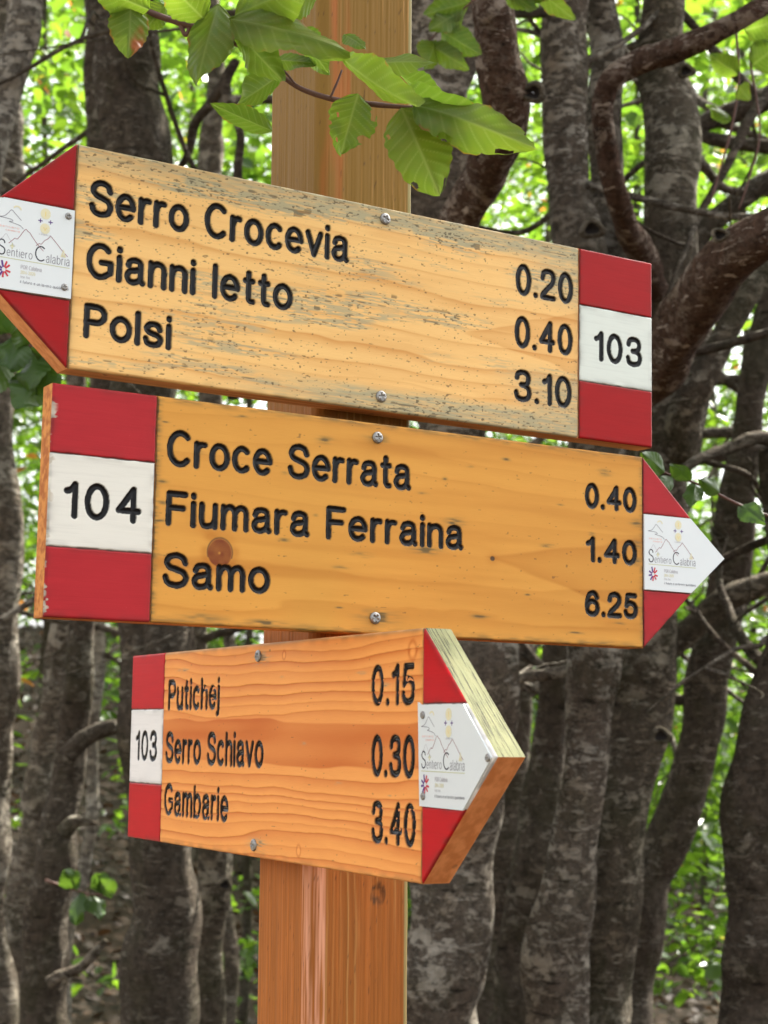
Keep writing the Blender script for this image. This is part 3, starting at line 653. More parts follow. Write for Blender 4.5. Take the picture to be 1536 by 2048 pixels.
    cc = t.mix(t.math('MULTIPLY', t.attr('red'), .5), cc, (.45, .11, .035))
    cc = t.mix(t.attr('corner'), cc, (.74, .36, .22))
    cc = t.mix(t.math('MULTIPLY', t.attr('moss'), .7), cc, (.26, .24, .10))
    cc = t.mix(t.attr('dark'), cc, (.06, .035, .02))
    mat = t.out(cc, .55, t.bump(fine, .2, .0008), .1)
    me = npmesh('wooden_post', V, [f, top], True, dict(grain=np.clip(grain, 0, 1), ridge=np.clip(ridge, 0, 1), corner=np.clip(corner, 0, 1), moss=mossy, dark=np.clip(dark, 0, 1), red=redb))
    o = link('wooden_post', me, mat)
    tag(o, 'square orange brown wooden post carrying the three hiking signboards', 'post')
post()

# ------------------------------------------------------------------ leaves in bulk
LEAF2D = np.array([(-.03, 0), (-.34, .28), (-.40, .55), (-.2, .82), (0, 1.0), (.2, .82), (.40, .55), (.34, .28), (.03, 0), (0, .5)])
def leaf_cloud(P, size, rng, flat=.55, big=False):
    """one small folded leaf per point: two quads along the midrib"""
    n = len(P)
    az = rng.uniform(0, 2*math.pi, n); pit = rng.normal(-.25, .35, n)
    d = np.stack([np.cos(az)*np.cos(pit), np.sin(az)*np.cos(pit), np.sin(pit)], 1)
    up = np.stack([rng.normal(0, flat, n), rng.normal(0, flat, n), np.ones(n)], 1)
    side = np.cross(d, up); side /= np.linalg.norm(side, axis=1)[:, None]
    nor = np.cross(side, d)
    L = size*rng.uniform(.65, 1.25, n); W = L*rng.uniform(.52, .68, n); fold = rng.uniform(.05, .4, n)
    tpl = [(0, 0, 0), (-.5, .42, 1), (0, 1, 0), (.5, .42, 1), (-.36, .75, .8), (.36, .75, .8), (-.34, .14, .6), (.34, .14, .6)]
    V = np.zeros((n, 8, 3))
    for k, (a, b, c) in enumerate(tpl):
        V[:, k] = P+side*(a*W)[:, None]+d*(b*L)[:, None]+nor*(c*fold*W*.5-b*b*L*.12)[:, None]
    i = np.arange(n)[:, None]*8
    f = np.concatenate([i+np.array([[0, 6, 1, 2]]), i+np.array([[0, 2, 3, 7]]), ], 1).reshape(-1, 4)
    t1 = np.concatenate([i+np.array([[1, 4, 2]]), i+np.array([[2, 5, 3]])], 1).reshape(-1, 3)
    tone = np.repeat(np.clip(rng.beta(2, 2.4, n), 0, 1), 8)
    return V.reshape(-1, 3), [f, t1], tone
def sprays(cent, per, rx, rz, rng):
    """flat layered sprays of beech leaves around each centre"""
    n = len(cent); m = n*per
    c = np.repeat(cent, per, 0); R = np.repeat(rx*rng.uniform(.6, 1.3, n), per)
    a = rng.uniform(0, 2*math.pi, m); r = np.sqrt(rng.uniform(0, 1, m))*R
    tilt = np.repeat(rng.normal(0, .3, (n, 2)), per, 0)
    x, y = r*np.cos(a), r*np.sin(a); z = rng.normal(0, 1, m)*rz+x*tilt[:, 0]+y*tilt[:, 1]-.25*r*r/R
    return c+np.stack([x, y, z], 1)
M_LEAF = leaf_mat('beech_foliage', (.030, .072, .009), (.060, .105, .012), .55, .30, False, 3.4)
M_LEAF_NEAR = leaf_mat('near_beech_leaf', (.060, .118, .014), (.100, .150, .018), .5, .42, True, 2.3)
M_LEAF_SHADE = leaf_mat('shade_beech_leaf', (.035, .08, .013), (.06, .11, .018), .45, .4, False, 1.5)  # darker copy of the near leaf, shade put into its colour
M_RUST = leaf_mat('dry_leaf', (.30, .12, .03), (.22, .08, .02), .35, .6)

# ------------------------------------------------------------------ ground
def ground_h(x, y):
    return .10*fbm(x, y, 4, 4, 301)*sstep(3, 8, np.hypot(x, y))+.20*np.clip(y-6.5, 0, 14)*sstep(.6, -2.2, x+.0*y)+1.4*fbm(x, y, 40, 40, 310)*sstep(15, 60, np.hypot(x, y))
def ground():
    r = np.concatenate([np.linspace(0.0, 30, 140), np.geomspace(31, 900, 60)]); a = np.linspace(0, 2*math.pi, 181)
    Rr, Aa = np.meshgrid(r, a, indexing='ij'); X = Rr*np.cos(Aa); Y = Rr*np.sin(Aa); Z = ground_h(X, Y)
    t = NT('forest_floor')
    n1 = t.noise(t.coord((1, 1, 1)), 1.2, 6, .6); n2 = t.noise(t.coord((1, 1, 1)), 28, 6, .7)
    c = t.mix(t.ramp(n1, [(.35, 0.), (.65, 1.)]), (.026, .016, .009), (.017, .014, .008))
    c = t.mix(t.ramp(n2, [(.45, 0.), (.62, 1.)]), c, (.048, .027, .014))
    c = t.mix(t.ramp(n2, [(.3, 1.), (.42, 0.)]), c, (.018, .013, .009))
    m = t.out(c, .9, t.bump(n2, .7, .04), .2)
    o = link('ground', npmesh('ground', np.stack([X.ravel(), Y.ravel(), Z.ravel()], 1), grid_faces(len(r), len(a), False)), m)
    tag(o, 'brown forest floor', None, None, 'structure')
    n = 26000; yy = 5+RNG.power(1.6, n)*22; xx = RNG.uniform(-1, 1, n)*(1.2+yy*.33)
    P = np.stack([xx, yy, ground_h(xx, yy)+.02], 1)
    V, f, tone = leaf_cloud(P, .075, RNG, .9)
    o = link('fallen_leaves', npmesh('fallen_leaves', V, f, True, dict(tone=tone)), leaf_mat('leaf_litter', (.050, .026, .013), (.026, .016, .009), .12, .6))
    tag(o, 'brown fallen beech leaves covering the forest floor', None, None, 'stuff')
ground()
def path():  # unseen gravel strip, added to bounce sunlight up onto the signs
    c = catmull([(-2.2,-14),(-2.4,-6),(-2.7,-1),(-3.3,3),(-4.6,7),(-7,12),(-11,18)], 14); w = np.linspace(-1.5, 1.5, 13)
    t = np.gradient(c, axis=0); t /= np.linalg.norm(t, axis=1)[:, None]; nn = np.stack([t[:, 1], -t[:, 0]], 1)
    XY = c[:, None, :]+nn[:, None, :]*(w[None, :]+.18*vnoise(c[:, 1], c[:, 0], 1.1, 1, 330)[:, None])[..., None]
    X, Y = XY[..., 0], XY[..., 1]
    m = NT('bounce_strip_gravel'); n1 = m.noise(m.coord((1, 1, 1)), 40, 6, .7)
    cc = m.mix(m.ramp(n1, [(.35, 0.), (.65, 1.)]), (.30, .25, .18), (.46, .40, .31))
    o = link('path', npmesh('path', np.stack([X.ravel(), Y.ravel(), (ground_h(X, Y)+.03).ravel()], 1), grid_faces(len(c), len(w))[:, ::-1]), m.out(cc, .9, m.bump(n1, .6, .02), .2))
    tag(o, 'unseen pale gravel strip added to bounce sunlight', None, None, 'structure')
path()

# ------------------------------------------------------------------ far wood
def far_foliage():
    rng = np.random.default_rng(5)
    V, Q, T, tn = [], [], [], []; n0 = 0
    for (y0, y1, nc, per, rx, sz) in ((4.4, 7.0, 150, 34, .34, .07), (6.0, 12, 850, 80, .42, .07), (12, 20, 2100, 90, .62, .075), (20, 34, 3400, 80, 1.0, .11)):
        y = rng.uniform(y0, y1, nc); x = rng.uniform(-1, 1, nc)*(.9+y*.34)
        z = ground_h(x, y)+np.where(rng.uniform(0, 1, nc) < .28, rng.uniform(.1, 1.0, nc)*2.2, rng.uniform(.1, 1, nc)*(1.8+y*.58))
        c = np.stack([x, y, z], 1)
        low = (z-ground_h(x, y) < 2.0) & (x < 0) & (rng.uniform(0, 1, nc) < .7)
        if y0 < 5: z = 1.75+.28*y+rng.uniform(-.4, .9, nc); low = (x > -.35) & (x < 1.0)
        else: pass
        c = np.stack([x, y, z], 1)
        keep = ~low[:nc] & (vnoise(x*1.0+y*.3, z, 1.6, 1.3, int(y0)+70) > -.42)
        c = c[keep]
        P = sprays(c, per, rx, rx*.10, rng)
        v, f, t = leaf_cloud(P, sz, rng, .5)
        V.append(v); Q.append(f[0]+n0); T.append(f[1]+n0); tn.append(t); n0 += len(v)
    me = npmesh('woodland_foliage', np.vstack(V), [np.vstack(Q), np.vstack(T)], True, dict(tone=np.concatenate(tn)))
    o = link('woodland_foliage', me, M_LEAF)
    tag(o, 'bright green sunlit beech foliage filling the wood behind the trunks', None, None, 'stuff')
far_foliage()

# ------------------------------------------------------------------ trees
B_GREY = bark('grey_beech_bark', (0.174, 0.149, 0.117), (0.132, 0.101, 0.076), (0.481, 0.441, 0.368), .05, .2, .2)
B_RED = bark('red_brown_bark', (0.146, 0.091, 0.064), (0.112, 0.066, 0.047), (0.463, 0.384, 0.311), .04, .7, 0., 1.5)
B_DARK = bark('dark_beech_bark', (0.125, 0.105, 0.081), (0.099, 0.077, 0.058), (0.316, 0.286, 0.232), .015, .15, .25)
B_MOSS = bark('mossy_bark', (0.150, 0.129, 0.095), (0.117, 0.092, 0.068), (0.444, 0.405, 0.321), .04, .25, .3)
B_PALE = bark('pale_bark', (0.234, 0.209, 0.170), (0.180, 0.150, 0.120), (0.495, 0.465, 0.396), .07)
M_HOLE = plain('dark_knot_hollow', (.012, .009, .007), .9)

def tube(P, R, sides, seed, rough=.05, cap=True):
    P = np.asarray(P); n = len(P)
    T = np.gradient(P, axis=0); T /= np.linalg.norm(T, axis=1)[:, None]
    ref = np.array([0.3, 1.0, 0.1]); fr = []
    a = np.cross(T[0], ref); a /= np.linalg.norm(a)
    for i in range(n):
        a = a-T[i]*(a@T[i]); a /= np.linalg.norm(a); fr.append((a, np.cross(T[i], a)))
    ang = np.linspace(0, 2*math.pi, sides, endpoint=False); s = np.concatenate([[0], np.cumsum(np.linalg.norm(np.diff(P, axis=0), axis=1))])
    S, A = np.meshgrid(s, ang, indexing='ij')
    rm = float(np.mean(R))
    k = 1+rough*vnoise(S, np.cos(A)*2+seed, rm*5, .9, 400+seed)+rough*vnoise(S, np.sin(A)*2, rm*3, .9, 401+seed)+rough*.5*vnoise(S, np.sin(A)*3+np.cos(A), rm*1.0, .5, 402+seed)
    Rr = np.asarray(R)[:, None]*k
    a_ = np.array([f[0] for f in fr]); b_ = np.array([f[1] for f in fr])
    V = P[:, None, :]+Rr[..., None]*(np.cos(A)[..., None]*a_[:, None, :]+np.sin(A)[..., None]*b_[:, None, :])
    V = V.reshape(-1, 3); i = np.arange(n-1)[:, None]*sides; j = np.arange(sides)[None, :]
    f = np.stack([i+j, i+(j+1) % sides, i+sides+(j+1) % sides, i+sides+j], -1).reshape(-1, 4)
    fs = [f]
    if cap: fs += [np.array([list(range(sides))[::-1]]), np.array([[(n-1)*sides+k2 for k2 in range(sides)]])]
    return V, fs
def px_path(pts, depth, down=True, up=0.0):
    """(x, y, width[, depth]) in photo pixels, top to bottom -> smooth 3D path and radii, carried on into the ground"""
    P, R = [], []
    for q in pts:
        d = q[3] if len(q) > 3 else depth
        P.append(at(q[0], q[1], d)); R.append(q[2]/2/F*d)
    P, R = np.array(P), np.array(R)
    if up > 0:
        dv = P[0]-P[1]; dv /= np.linalg.norm(dv); dv = dv*.6+np.array([0, 0, .5]); dv /= np.linalg.norm(dv)
        n = 4; ext = [P[0]+dv*up*k/n+np.array([.05*math.sin(k*2.1), .04*math.cos(k), 0])*k*.5 for k in range(n, 0, -1)]
        P = np.vstack([ext, P]); R = np.concatenate([[R[0]*(1-.16*k) for k in range(n, 0, -1)], R])
    if down:
        dv = P[-1]-P[-2]; dv /= np.linalg.norm(dv); dv = dv*.4+np.array([0, 0, -.6]); dv /= np.linalg.norm(dv)
        h = P[-1][2]+.15; L = h/max(.3, -dv[2])
        P = np.vstack([P, P[-1]+dv*L*.5, P[-1]+dv*L*.85, P[-1]+dv*L]); R = np.concatenate([R, [R[-1]*1.05, R[-1]*1.25, R[-1]*1.6]])
    Q = catmull(np.hstack([P, R[:, None]]), 14)
    sd = int(abs(pts[0][0])*3+abs(pts[-1][0])) % 997; t = np.concatenate([[0], np.cumsum(np.linalg.norm(np.diff(Q[:, :3], axis=0), axis=1))])
    z0 = t*0; w = np.clip(Q[:, 3], 0, .05)
    for k in (0, 1): Q[:, k] += w*(.45*vnoise(t, z0+k*3.3, .30, 1, 700+sd+k)+.22*vnoise(t, z0+k*2.1, .11, 1, 720+sd+k))
    Q[:, 3] *= 1+.12*vnoise(t, z0, .22, 1, 740+sd)+.06*vnoise(t, z0, .07, 1, 760+sd)
    return Q[:, :3], np.maximum(Q[:, 3], .002)
CROWN = None
def crown_mesh():
    rng = np.random.default_rng(23); n = 85
    c = rng.normal(0, 1, (n, 3)); c /= np.linalg.norm(c, axis=1)[:, None]; c *= (rng.uniform(.1, 1, n)**.5)[:, None]*np.array([1.5, 1.5, 1.1])
    P = sprays(c, 70, .5, .06, rng); v, f, t = leaf_cloud(P, .075, rng, .5)
    me = npmesh('crown', v, f, True, dict(tone=t)); me.materials.append(M_LEAF); return me
TREE_N = 0
def tree(label, stems, crown=True, group=None, knots=(), crown_z=None, twigs=None):
    if twigs is None: twigs = 7 if at(*stems[0][3][1][:2], 1)[0] > .08 else 3
    """stems: (name, bark, depth, points, rooted, up)"""
    global CROWN, TREE_N
    TREE_N += 1
    first = stems[0]; path, rad = px_path(first[3], first[2], first[4], first[5])
    base_ = path[-1].copy() if first[4] else path[len(path)//2].copy()
    base_[2] = max(0, ground_h(base_[0], base_[1]))
    root = empty('beech_tree', tuple(base_), label, 'tree', group)
    tr = None
    for k, (nm, mt, dep, pts, rooted, up) in enumerate(stems):
        p, r = (path, rad) if k == 0 else px_path(pts, dep, rooted, up)
        v, f = tube(p-base_, r, 30 if r.max() > .03 else 14, TREE_N*7+k, .075)
        o = link(nm, npmesh(nm, v, f), mt, root)
        if k == 0: tr = o
    if twigs:
        rg = np.random.default_rng(900+TREE_N)
        zs_ = np.where((path[:, 2] > 1.55) & (path[:, 2] < 3.0))[0]
        for _ in range(twigs if len(zs_) else 0):
            i0 = rg.choice(zs_); p0 = path[i0]; L = rg.uniform(.4, 1.3); sgn = rg.choice([-1, 1])
            d = np.array([sgn*rg.uniform(.5, 1), rg.uniform(-.5, .9), rg.uniform(-.25, .75)]); d /= np.linalg.norm(d)
            n = 7; q = [p0]
            for m_ in range(n):
                d = d+rg.normal(0, .24, 3)+np.array([0, 0, -.05]); d /= np.linalg.norm(d); q.append(q[-1]+d*L/n)
            q = np.array(q); rr = np.linspace(rg.uniform(.005, .017), .0018, n+1)
            Qc = catmull(np.hstack([q, rr[:, None]]), 5); vs_, fs_ = tube(Qc[:, :3]-base_, Qc[:, 3], 8, 3, .12); VV, FF = [vs_], [fs_[0]]; nn = len(vs_)
            for m_ in range(rg.integers(2, 5)):
                a = q[rg.integers(2, n)]; d2 = rg.normal(0, 1, 3)+d*.8; d2 /= np.linalg.norm(d2); l2 = L*rg.uniform(.2, .45)
                q2 = np.array([a+d2*l2*k2/4+rg.normal(0, .012, 3)*(k2 > 0) for k2 in range(5)]); Q2 = catmull(np.hstack([q2, np.linspace(.0035, .001, 5)[:, None]]), 4)
                v2, f2 = tube(Q2[:, :3]-base_, Q2[:, 3], 6, 5, .1); VV.append(v2); FF.append(f2[0]+nn); nn += len(v2)
            link('branch', npmesh('branch', np.vstack(VV), np.vstack(FF)), B_DARK if rg.uniform() < .6 else B_GREY, root)
    for (x, y, w, dep) in knots:
        q = at(x, y, dep)-base_; r = w/2/F*dep; vv, ff = [], []; n = 24
        prof = [(1.25, .12), (1.05, -.22), (.85, -.30), (.66, -.12), (.45, .25), (0.02, .4)]
        view = q+base_-np.array([0, 0, EYE]); view /= np.linalg.norm(view)
        sx_ = np.cross(view, [0, 0, 1]); sx_ /= np.linalg.norm(sx_); sz_ = np.cross(sx_, view)
        for (a, dd) in prof:
            for k in range(n):
                t_ = 2*math.pi*k/n; wob = 1+.12*math.sin(3*t_+x)
                vv.append(q+sx_*math.cos(t_)*a*r*wob+sz_*math.sin(t_)*a*r*.8*wob+view*dd*r)
        ff = np.array([(i*n+k, i*n+(k+1) % n, (i+1)*n+(k+1) % n, (i+1)*n+k) for i in range(len(prof)-1) for k in range(n)])
        mi = np.array([0 if i < 3 else 1 for i in range(len(prof)-1) for k in range(n)])
        link('knot', npmesh('knot', np.array(vv), ff, True, None, mi), [first[1], M_HOLE], root)
    if crown:
        if CROWN is None: CROWN = crown_mesh()
        c = bpy.data.objects.new('crown', CROWN); COL.objects.link(c); c.parent = root
        top = path[0]-base_; cz = crown_z or max(top[2]+.5, 5.2)
        c.location = (top[0]+.2*math.sin(TREE_N*2.4), top[1]+.3*math.cos(TREE_N*1.7)+.4, cz+.5*math.sin(TREE_N)); c.rotation_euler = (0, 0, TREE_N*1.3)
    return root

# --- left of the post
tree('thick dark trunk with pale lichen patches running behind the left of all three signs',
     [('trunk', B_DARK, 3.4, [(240,-40,116),(255,20,122),(268,160,128),(278,290,136),(282,700,132),(292,1260,134),(300,1450,128),(314,1700,140),(330,2060,152)], True, 2.6)], False)
tree('dark narrow trunk close against the left flank of the thick lichen patched trunk',
     [('trunk', B_DARK, 3.9, [(185,-30,34),(196,60,40),(192,200,46),(200,310,52),(205,800,60),(165,1250,56),(150,1480,60),(128,1640,70),(112,1800,86),(88,2060,104)], True, 2.0),
      ('branch', B_DARK, 3.8, [(236,1452,26),(200,1462,32),(170,1480,36),(140,1510,40)], False, 0),
      ('branch', B_MOSS, 3.75, [(196,1648,6),(172,1642,18),(150,1645,26),(130,1665,34)], False, 0),
      ('branch', B_GREY, 3.7, [(212,1880,10),(190,1905,18),(160,1935,20),(120,1950,24),(95,1965,28)], False, 0)], False)
tree('pale leaning trunk cut by the left edge of the picture above the red arrow',
     [('trunk', B_PALE, 3.0, [(52,-30,60),(44,60,62),(26,140,58),(6,230,54),(-20,330,60),(-50,600,66),(-80,1100,80),(-110,2050,100)], True, 2.0)], False)
tree('grey upright trunk with bright right edge at the far left behind the top sign',
     [('trunk', B_GREY, 4.2, [(4,120,44),(14,240,54),(16,330,60),(10,700,66),(6,980,62),(4,1250,64),(-6,1600,70),(-20,2050,80)], True, 2.4)], False)
tree('grey companion trunk at the lower left leaning beside the forked brown trunk',
     [('trunk', B_GREY, 4.6, [(150,700,40),(140,1000,46),(120,1260,50),(108,1460,58),(78,1650,66),(44,1850,76),(10,2060,90)], True, 0)], False)
tree('thin pale stem lit along its right edge beneath the number 104 end',
     [('trunk', B_PALE, 5.2, [(205,900,22),(200,1250,24),(190,1450,26),(178,1620,28),(160,1750,26),(130,1880,34),(110,2060,40)], True, 0)], False)
tree('greenish dark trunk with a knobbly side just left of the post foot',
     [('trunk', B_MOSS, 4.1, [(400,1180,40),(408,1420,50),(418,1650,56),(420,1850,58),(418,2060,66)], True, 0)], False, None, [(450,1770,26,3.98)])
tree('slim grey blue stem close beside the post foot',
     [('trunk', B_GREY, 5.4, [(460,1180,22),(458,1500,26),(455,1750,28),(460,1900,30),(456,2060,36)], True, 0)], False)
tree('slender grey stem rising behind the top sign left of the post',
     [('trunk', B_GREY, 4.6, [(430,-40,26),(424,90,32),(428,180,34),(420,260,38),(424,340,44),(420,700,46),(414,1100,50)], False, 1.5)], False)
tree('thin twisted dark stem curling up between the slender grey stem and the post',
     [('trunk', B_DARK, 3.3, [(470,120,20),(448,160,24),(452,200,22),(472,240,20),(482,280,19),(478,340,20),(482,460,20),(470,800,24)], False, 0)], False)
# --- right of the post
tree('broad lichen covered trunk right behind the post with a reddish s shaped limb',
     [('trunk', B_GREY, 2.9, [(898,-40,150),(895,60,150),(892,200,146),(884,400,150),(880,700,150),(930,1200,142),(934,1450,140),(905,1750,160),(885,2060,176)], True, 2.3),
      ('limb', B_RED, 2.35, [(1000,-40,84,2.3),(1003,40,86,2.3),(1006,120,92,2.32),(1018,200,104,2.35),(1008,280,104,2.4),(968,345,96,2.5),(930,410,92,2.6),(900,500,96,2.7),(890,640,100,2.8),(890,760,100,2.9)], False, 1.8)], True, None, [(1066,185,44,2.32)])
tree('grey mottled trunk above the red corner of the top sign with an eye shaped knot',
     [('trunk', B_GREY, 3.0, [(1150,-40,78),(1146,80,82),(1142,200,82),(1140,330,86),(1160,450,96),(1180,560,110),(1190,800,120),(1180,1200,120),(1160,1500,90),(1130,1800,110),(1100,2060,140)], True, 2.2),
      ('limb', B_GREY, 3.08, [(1216,-30,60),(1222,100,64),(1220,260,70),(1222,400,74),(1215,520,84)], False, 1.5)], False, None, [(1184,458,42,2.86)])
tree('large mottled trunk with thick red brown limbs standing behind the right of the signs',
     [('trunk', B_MOSS, 3.1, [(1338,-40,76),(1344,60,82),(1352,160,100),(1356,300,108),(1346,430,116),(1350,600,122),(1352,800,116),(1340,1000,104),(1316,1160,112),(1296,1300,122),(1276,1480,122),(1222,1700,140),(1190,1860,162),(1160,2060,180)], True, 2.6),
      ('limb', B_RED, 2.6, [(1580,-40,40,2.5),(1520,20,42,2.5),(1440,66,44,2.5),(1350,104,46,2.55),(1280,130,46,2.6),(1232,162,44,2.6),(1212,215,42,2.62),(1214,290,42,2.66),(1222,370,44,2.7),(1240,440,50,2.78),(1272,500,60,2.9),(1310,580,70,3.05)], False, .8),
      ('limb', B_RED, 2.3, [(1640,420,92,2.2),(1560,460,94,2.25),(1490,494,98,2.3),(1430,545,104,2.36),(1380,620,108,2.45),(1330,695,110,2.55),(1276,755,108,2.7),(1220,800,100,2.85),(1190,830,90,3.0)], False, .5),
      ('branch', B_MOSS, 3.0, [(1580,520,48),(1510,560,52),(1455,640,56),(1412,720,62),(1372,800,70),(1345,900,80,3.08)], False, .3)],
     True, None, [(1372,142,30,2.99), (1322,1472,36,2.98), (1440,470,30,2.24)])
tree('dark leaning trunk at the right that joins the big trunk near its foot',
     [('trunk', B_DARK, 3.3, [(1560,560,70),(1528,700,74),(1496,850,66),(1468,1010,70),(1448,1130,78),(1438,1280,84),(1416,1420,80),(1388,1560,80),(1340,1690,84),(1290,1800,90),(1240,2060,110)], True, 1.5),
      ('branch', B_MOSS, 3.2, [(1590,1150,46),(1520,1172,48),(1450,1200,52),(1390,1250,52),(1330,1300,56),(1290,1340,60)], False, 0),
      ('branch', B_DARK, 3.4, [(1370,768,22),(1430,760,20),(1500,762,22)], False, 0), ('branch', B_DARK, 3.5, [(1360,872,20),(1420,866,20),(1490,864,22)], False, 0),
      ('branch', B_DARK, 3.5, [(1340,925,24),(1400,918,28),(1480,905,32)], False, 0), ('branch', B_DARK, 3.4, [(1360,690,22),(1420,740,18),(1490,790,20)], False, 0)])
tree('dark trunk cut by the right edge at the bottom',
     [('trunk', B_DARK, 3.0, [(1580,900,110),(1572,1250,116),(1554,1450,122),(1530,1650,130),(1512,1850,136),(1496,2060,140)], True, 0)], False)
tree('dark trunk between the broad pale trunk and the big knotted one below the signs',
     [('trunk', B_DARK, 3.7, [(1098,900,54),(1104,1290,58),(1102,1480,74),(1080,1700,100),(1062,1860,120),(1050,2060,138)], True, 0)], False)
tree('dark slender trunk seen under the middle sign beside the arrow tip',
     [('trunk', B_DARK, 4.2, [(1040,900,40),(1044,1290,44),(1030,1480,50),(1010,1650,60),(1000,1850,76),(990,2060,90)], True, 0)], False)
tree('thin pale stem lit on one side under the right end of the middle sign',
     [('trunk', B_PALE, 5.0, [(1180,1000,30),(1172,1290,34),(1168,1480,34),(1150,1700,38),(1130,2060,44)], True, 0)], False)
tree('branch crossing high at the right edge behind hanging twigs',
     [('trunk', B_DARK, 3.6, [(1590,170,42),(1530,200,44),(1470,225,44),(1420,240,40),(1390,262,30)], False, 0),
      ('branch', B_DARK, 3.4, [(1600,330,36),(1520,372,40),(1450,420,42),(1400,462,44),(1370,500,46)], False, 0),
      ('branch', B_DARK, 3.6, [(1600,300,26),(1500,290,30),(1430,280,32),(1400,272,24)], False, 0)], False)
# thin trunks far back
far = [(100,8.5,14),(385,10,12),(510,8,14),(1085,10,15),(1262,9,16),(1420,12,14),(1500,11,14)]
for k, (x, d, w) in enumerate(far):
    tree('thin blurred trunk far back among the sunlit foliage', [('trunk', B_GREY if k % 2 else B_DARK, d,
         [(x+random.uniform(-25,25),-120,w*.8),(x+random.uniform(-18,18),350,w*.9),(x+random.uniform(-12,12),900,w),(x+random.uniform(-15,15),1380,w*1.15)], True, 1.0)], False, 'thin trunks far back in the wood', twigs=0)

# ------------------------------------------------------------------ near leaves
def leaf_mesh(base_, tip, width, roll, fold, curl, seed, tone=.4, brown=None, chew=0.0, wav=.035, twist=0.0, skew=0.0):
    base_ = np.array(base_); tip = np.array(tip); d = tip-base_; L = np.linalg.norm(d); d = d/L
    view = np.array([0, 0, EYE])-base_; view /= np.linalg.norm(view)
    side = np.cross(d, view); side /= np.linalg.norm(side); nor = np.cross(side, d)
    ns, nw = 60, 41
    s = np.linspace(0, 1, ns); w = np.linspace(-1, 1, nw); S, W = np.meshgrid(s, w, indexing='ij')
    prof = np.sin(math.pi*np.clip(S, 0, 1)**.82)**.78*(1-.18*S)
    prof = prof*(1+wav*np.sin(2*math.pi*(S*8.2+.15*seed))*np.abs(W)+.11*vnoise(S*0+seed, S+np.sign(W)*5, 1, .24, seed+20))+.012*(S < .98)
    hw_ = width/2*prof
    x = W*hw_*(1+skew*np.sign(W))
    aw = np.abs(W)
    z = -np.abs(x)*math.tan(fold)+.012*width*np.cos(2*math.pi*(S*8.2-aw*1.5))*aw*(1-S*.5)+curl*L*(S*(1-S))*1.6+.13*width*vnoise(S, W, .3, .8, seed)*aw+.05*width*np.sin(S*11+seed*2+np.sign(W))*aw**2
    y = S*L
    ang = roll+twist*(S-.5)
    X = x*np.cos(ang)-z*np.sin(ang); Z = x*np.sin(ang)+z*np.cos(ang)
    V = base_+X[..., None]*side+y[..., None]*d+Z[..., None]*nor
    ph = S*8.2-aw*1.5; vd = np.abs(ph-np.round(ph))
    vein = np.maximum(np.exp(-(vd/.06)**2)*.7*(aw > .03), np.exp(-(x/(.020*width))**2))
    br = np.zeros_like(S)
    if brown: br = sstep(.1, .35, brown[2]-np.hypot(S-brown[0], (W-brown[1])*.5)+.10*vnoise(S, W, .15, .3, seed+5))
    br = np.maximum(br, sstep(.86, .97, aw)*sstep(.45, .8, vnoise(S, W, .08, 1.2, seed+9))*.6)
    f = grid_faces(ns, nw)
    if chew > 0:
        nz = vnoise(S, W, .13, .28, seed+2)*.8+sstep(.35, 1., aw)*.55
        bad = (nz > 1.05-chew).ravel(); f = f[~bad[f].any(axis=1)]
    tn = np.clip(tone+.25*vnoise(S, W, .3, .6, seed+3), 0, 1)
    return npmesh('leaf', V.reshape(-1, 3), f, True, dict(vein=vein.ravel(), brown=br.ravel(), tone=tn.ravel()))
M_TWIG = plain('brown_twig', (.13, .06, .042), .6, 0, .4, .4, 200)
def px_leaf(root, base_loc, b, t, w, d0, d1, roll, fold, curl, seed, **kw):
    mat = kw.pop('mat', M_LEAF_NEAR)
    me = leaf_mesh(at(*b, d0)-base_loc, at(*t, d1)-base_loc, w/F*(d0+d1)/2, roll, fold, curl, seed, **kw)
    # shape relative to the parent, facing computed from the true position
    return link('leaf', me, mat, root)
_lm = leaf_mesh
def leaf_mesh(base_, tip, *a, **k):          # shift to world, build, shift back
    off = leaf_mesh.off; me = _lm(np.array(base_)+off, np.array(tip)+off, *a, **k)
    n = len(me.vertices); c = np.zeros(n*3, np.float32); me.vertices.foreach_get('co', c)
    c = c.reshape(-1, 3)-off.astype(np.float32); me.vertices.foreach_set('co', c.ravel()); me.update(); return me
def twig_obj(root, off, pts, depth):
    P = np.array([at(q[0], q[1], q[3] if len(q) > 3 else depth) for q in pts])-off; R = np.array([q[2]/2/F*(q[3] if len(q) > 3 else depth) for q in pts])
    Q = catmull(np.hstack([P, R[:, None]]), 8); v, f = tube(Q[:, :3], Q[:, 3], 10, 3, .1)
    return link('twig', npmesh('twig', v, f), M_TWIG, root)
off = at(300, 25, 1.1); leaf_mesh.off = off
bb = empty('beech_branch', tuple(off), 'leafy beech twig hanging in front of the post above the top sign', 'branch')
twig_obj(bb, off, [(-420,-560,44,1.5),(-100,-190,30,1.25),(120,-50,20,1.12),(240,0,16),(300,25,14),(360,46,13),(420,62,12),(490,98,11),(550,142,11),(600,176,11),(660,197,11),(720,205,12),(780,212,10),(832,216,7)], 1.10)
twig_obj(bb, off, [(360,46,10),(372,70,9),(384,40,7),(396,22,5)], 1.10); twig_obj(bb, off, [(590,168,5),(572,146,5),(556,132,4)], 1.09); twig_obj(bb, off, [(660,196,5),(672,170,5),(684,140,4)], 1.09)
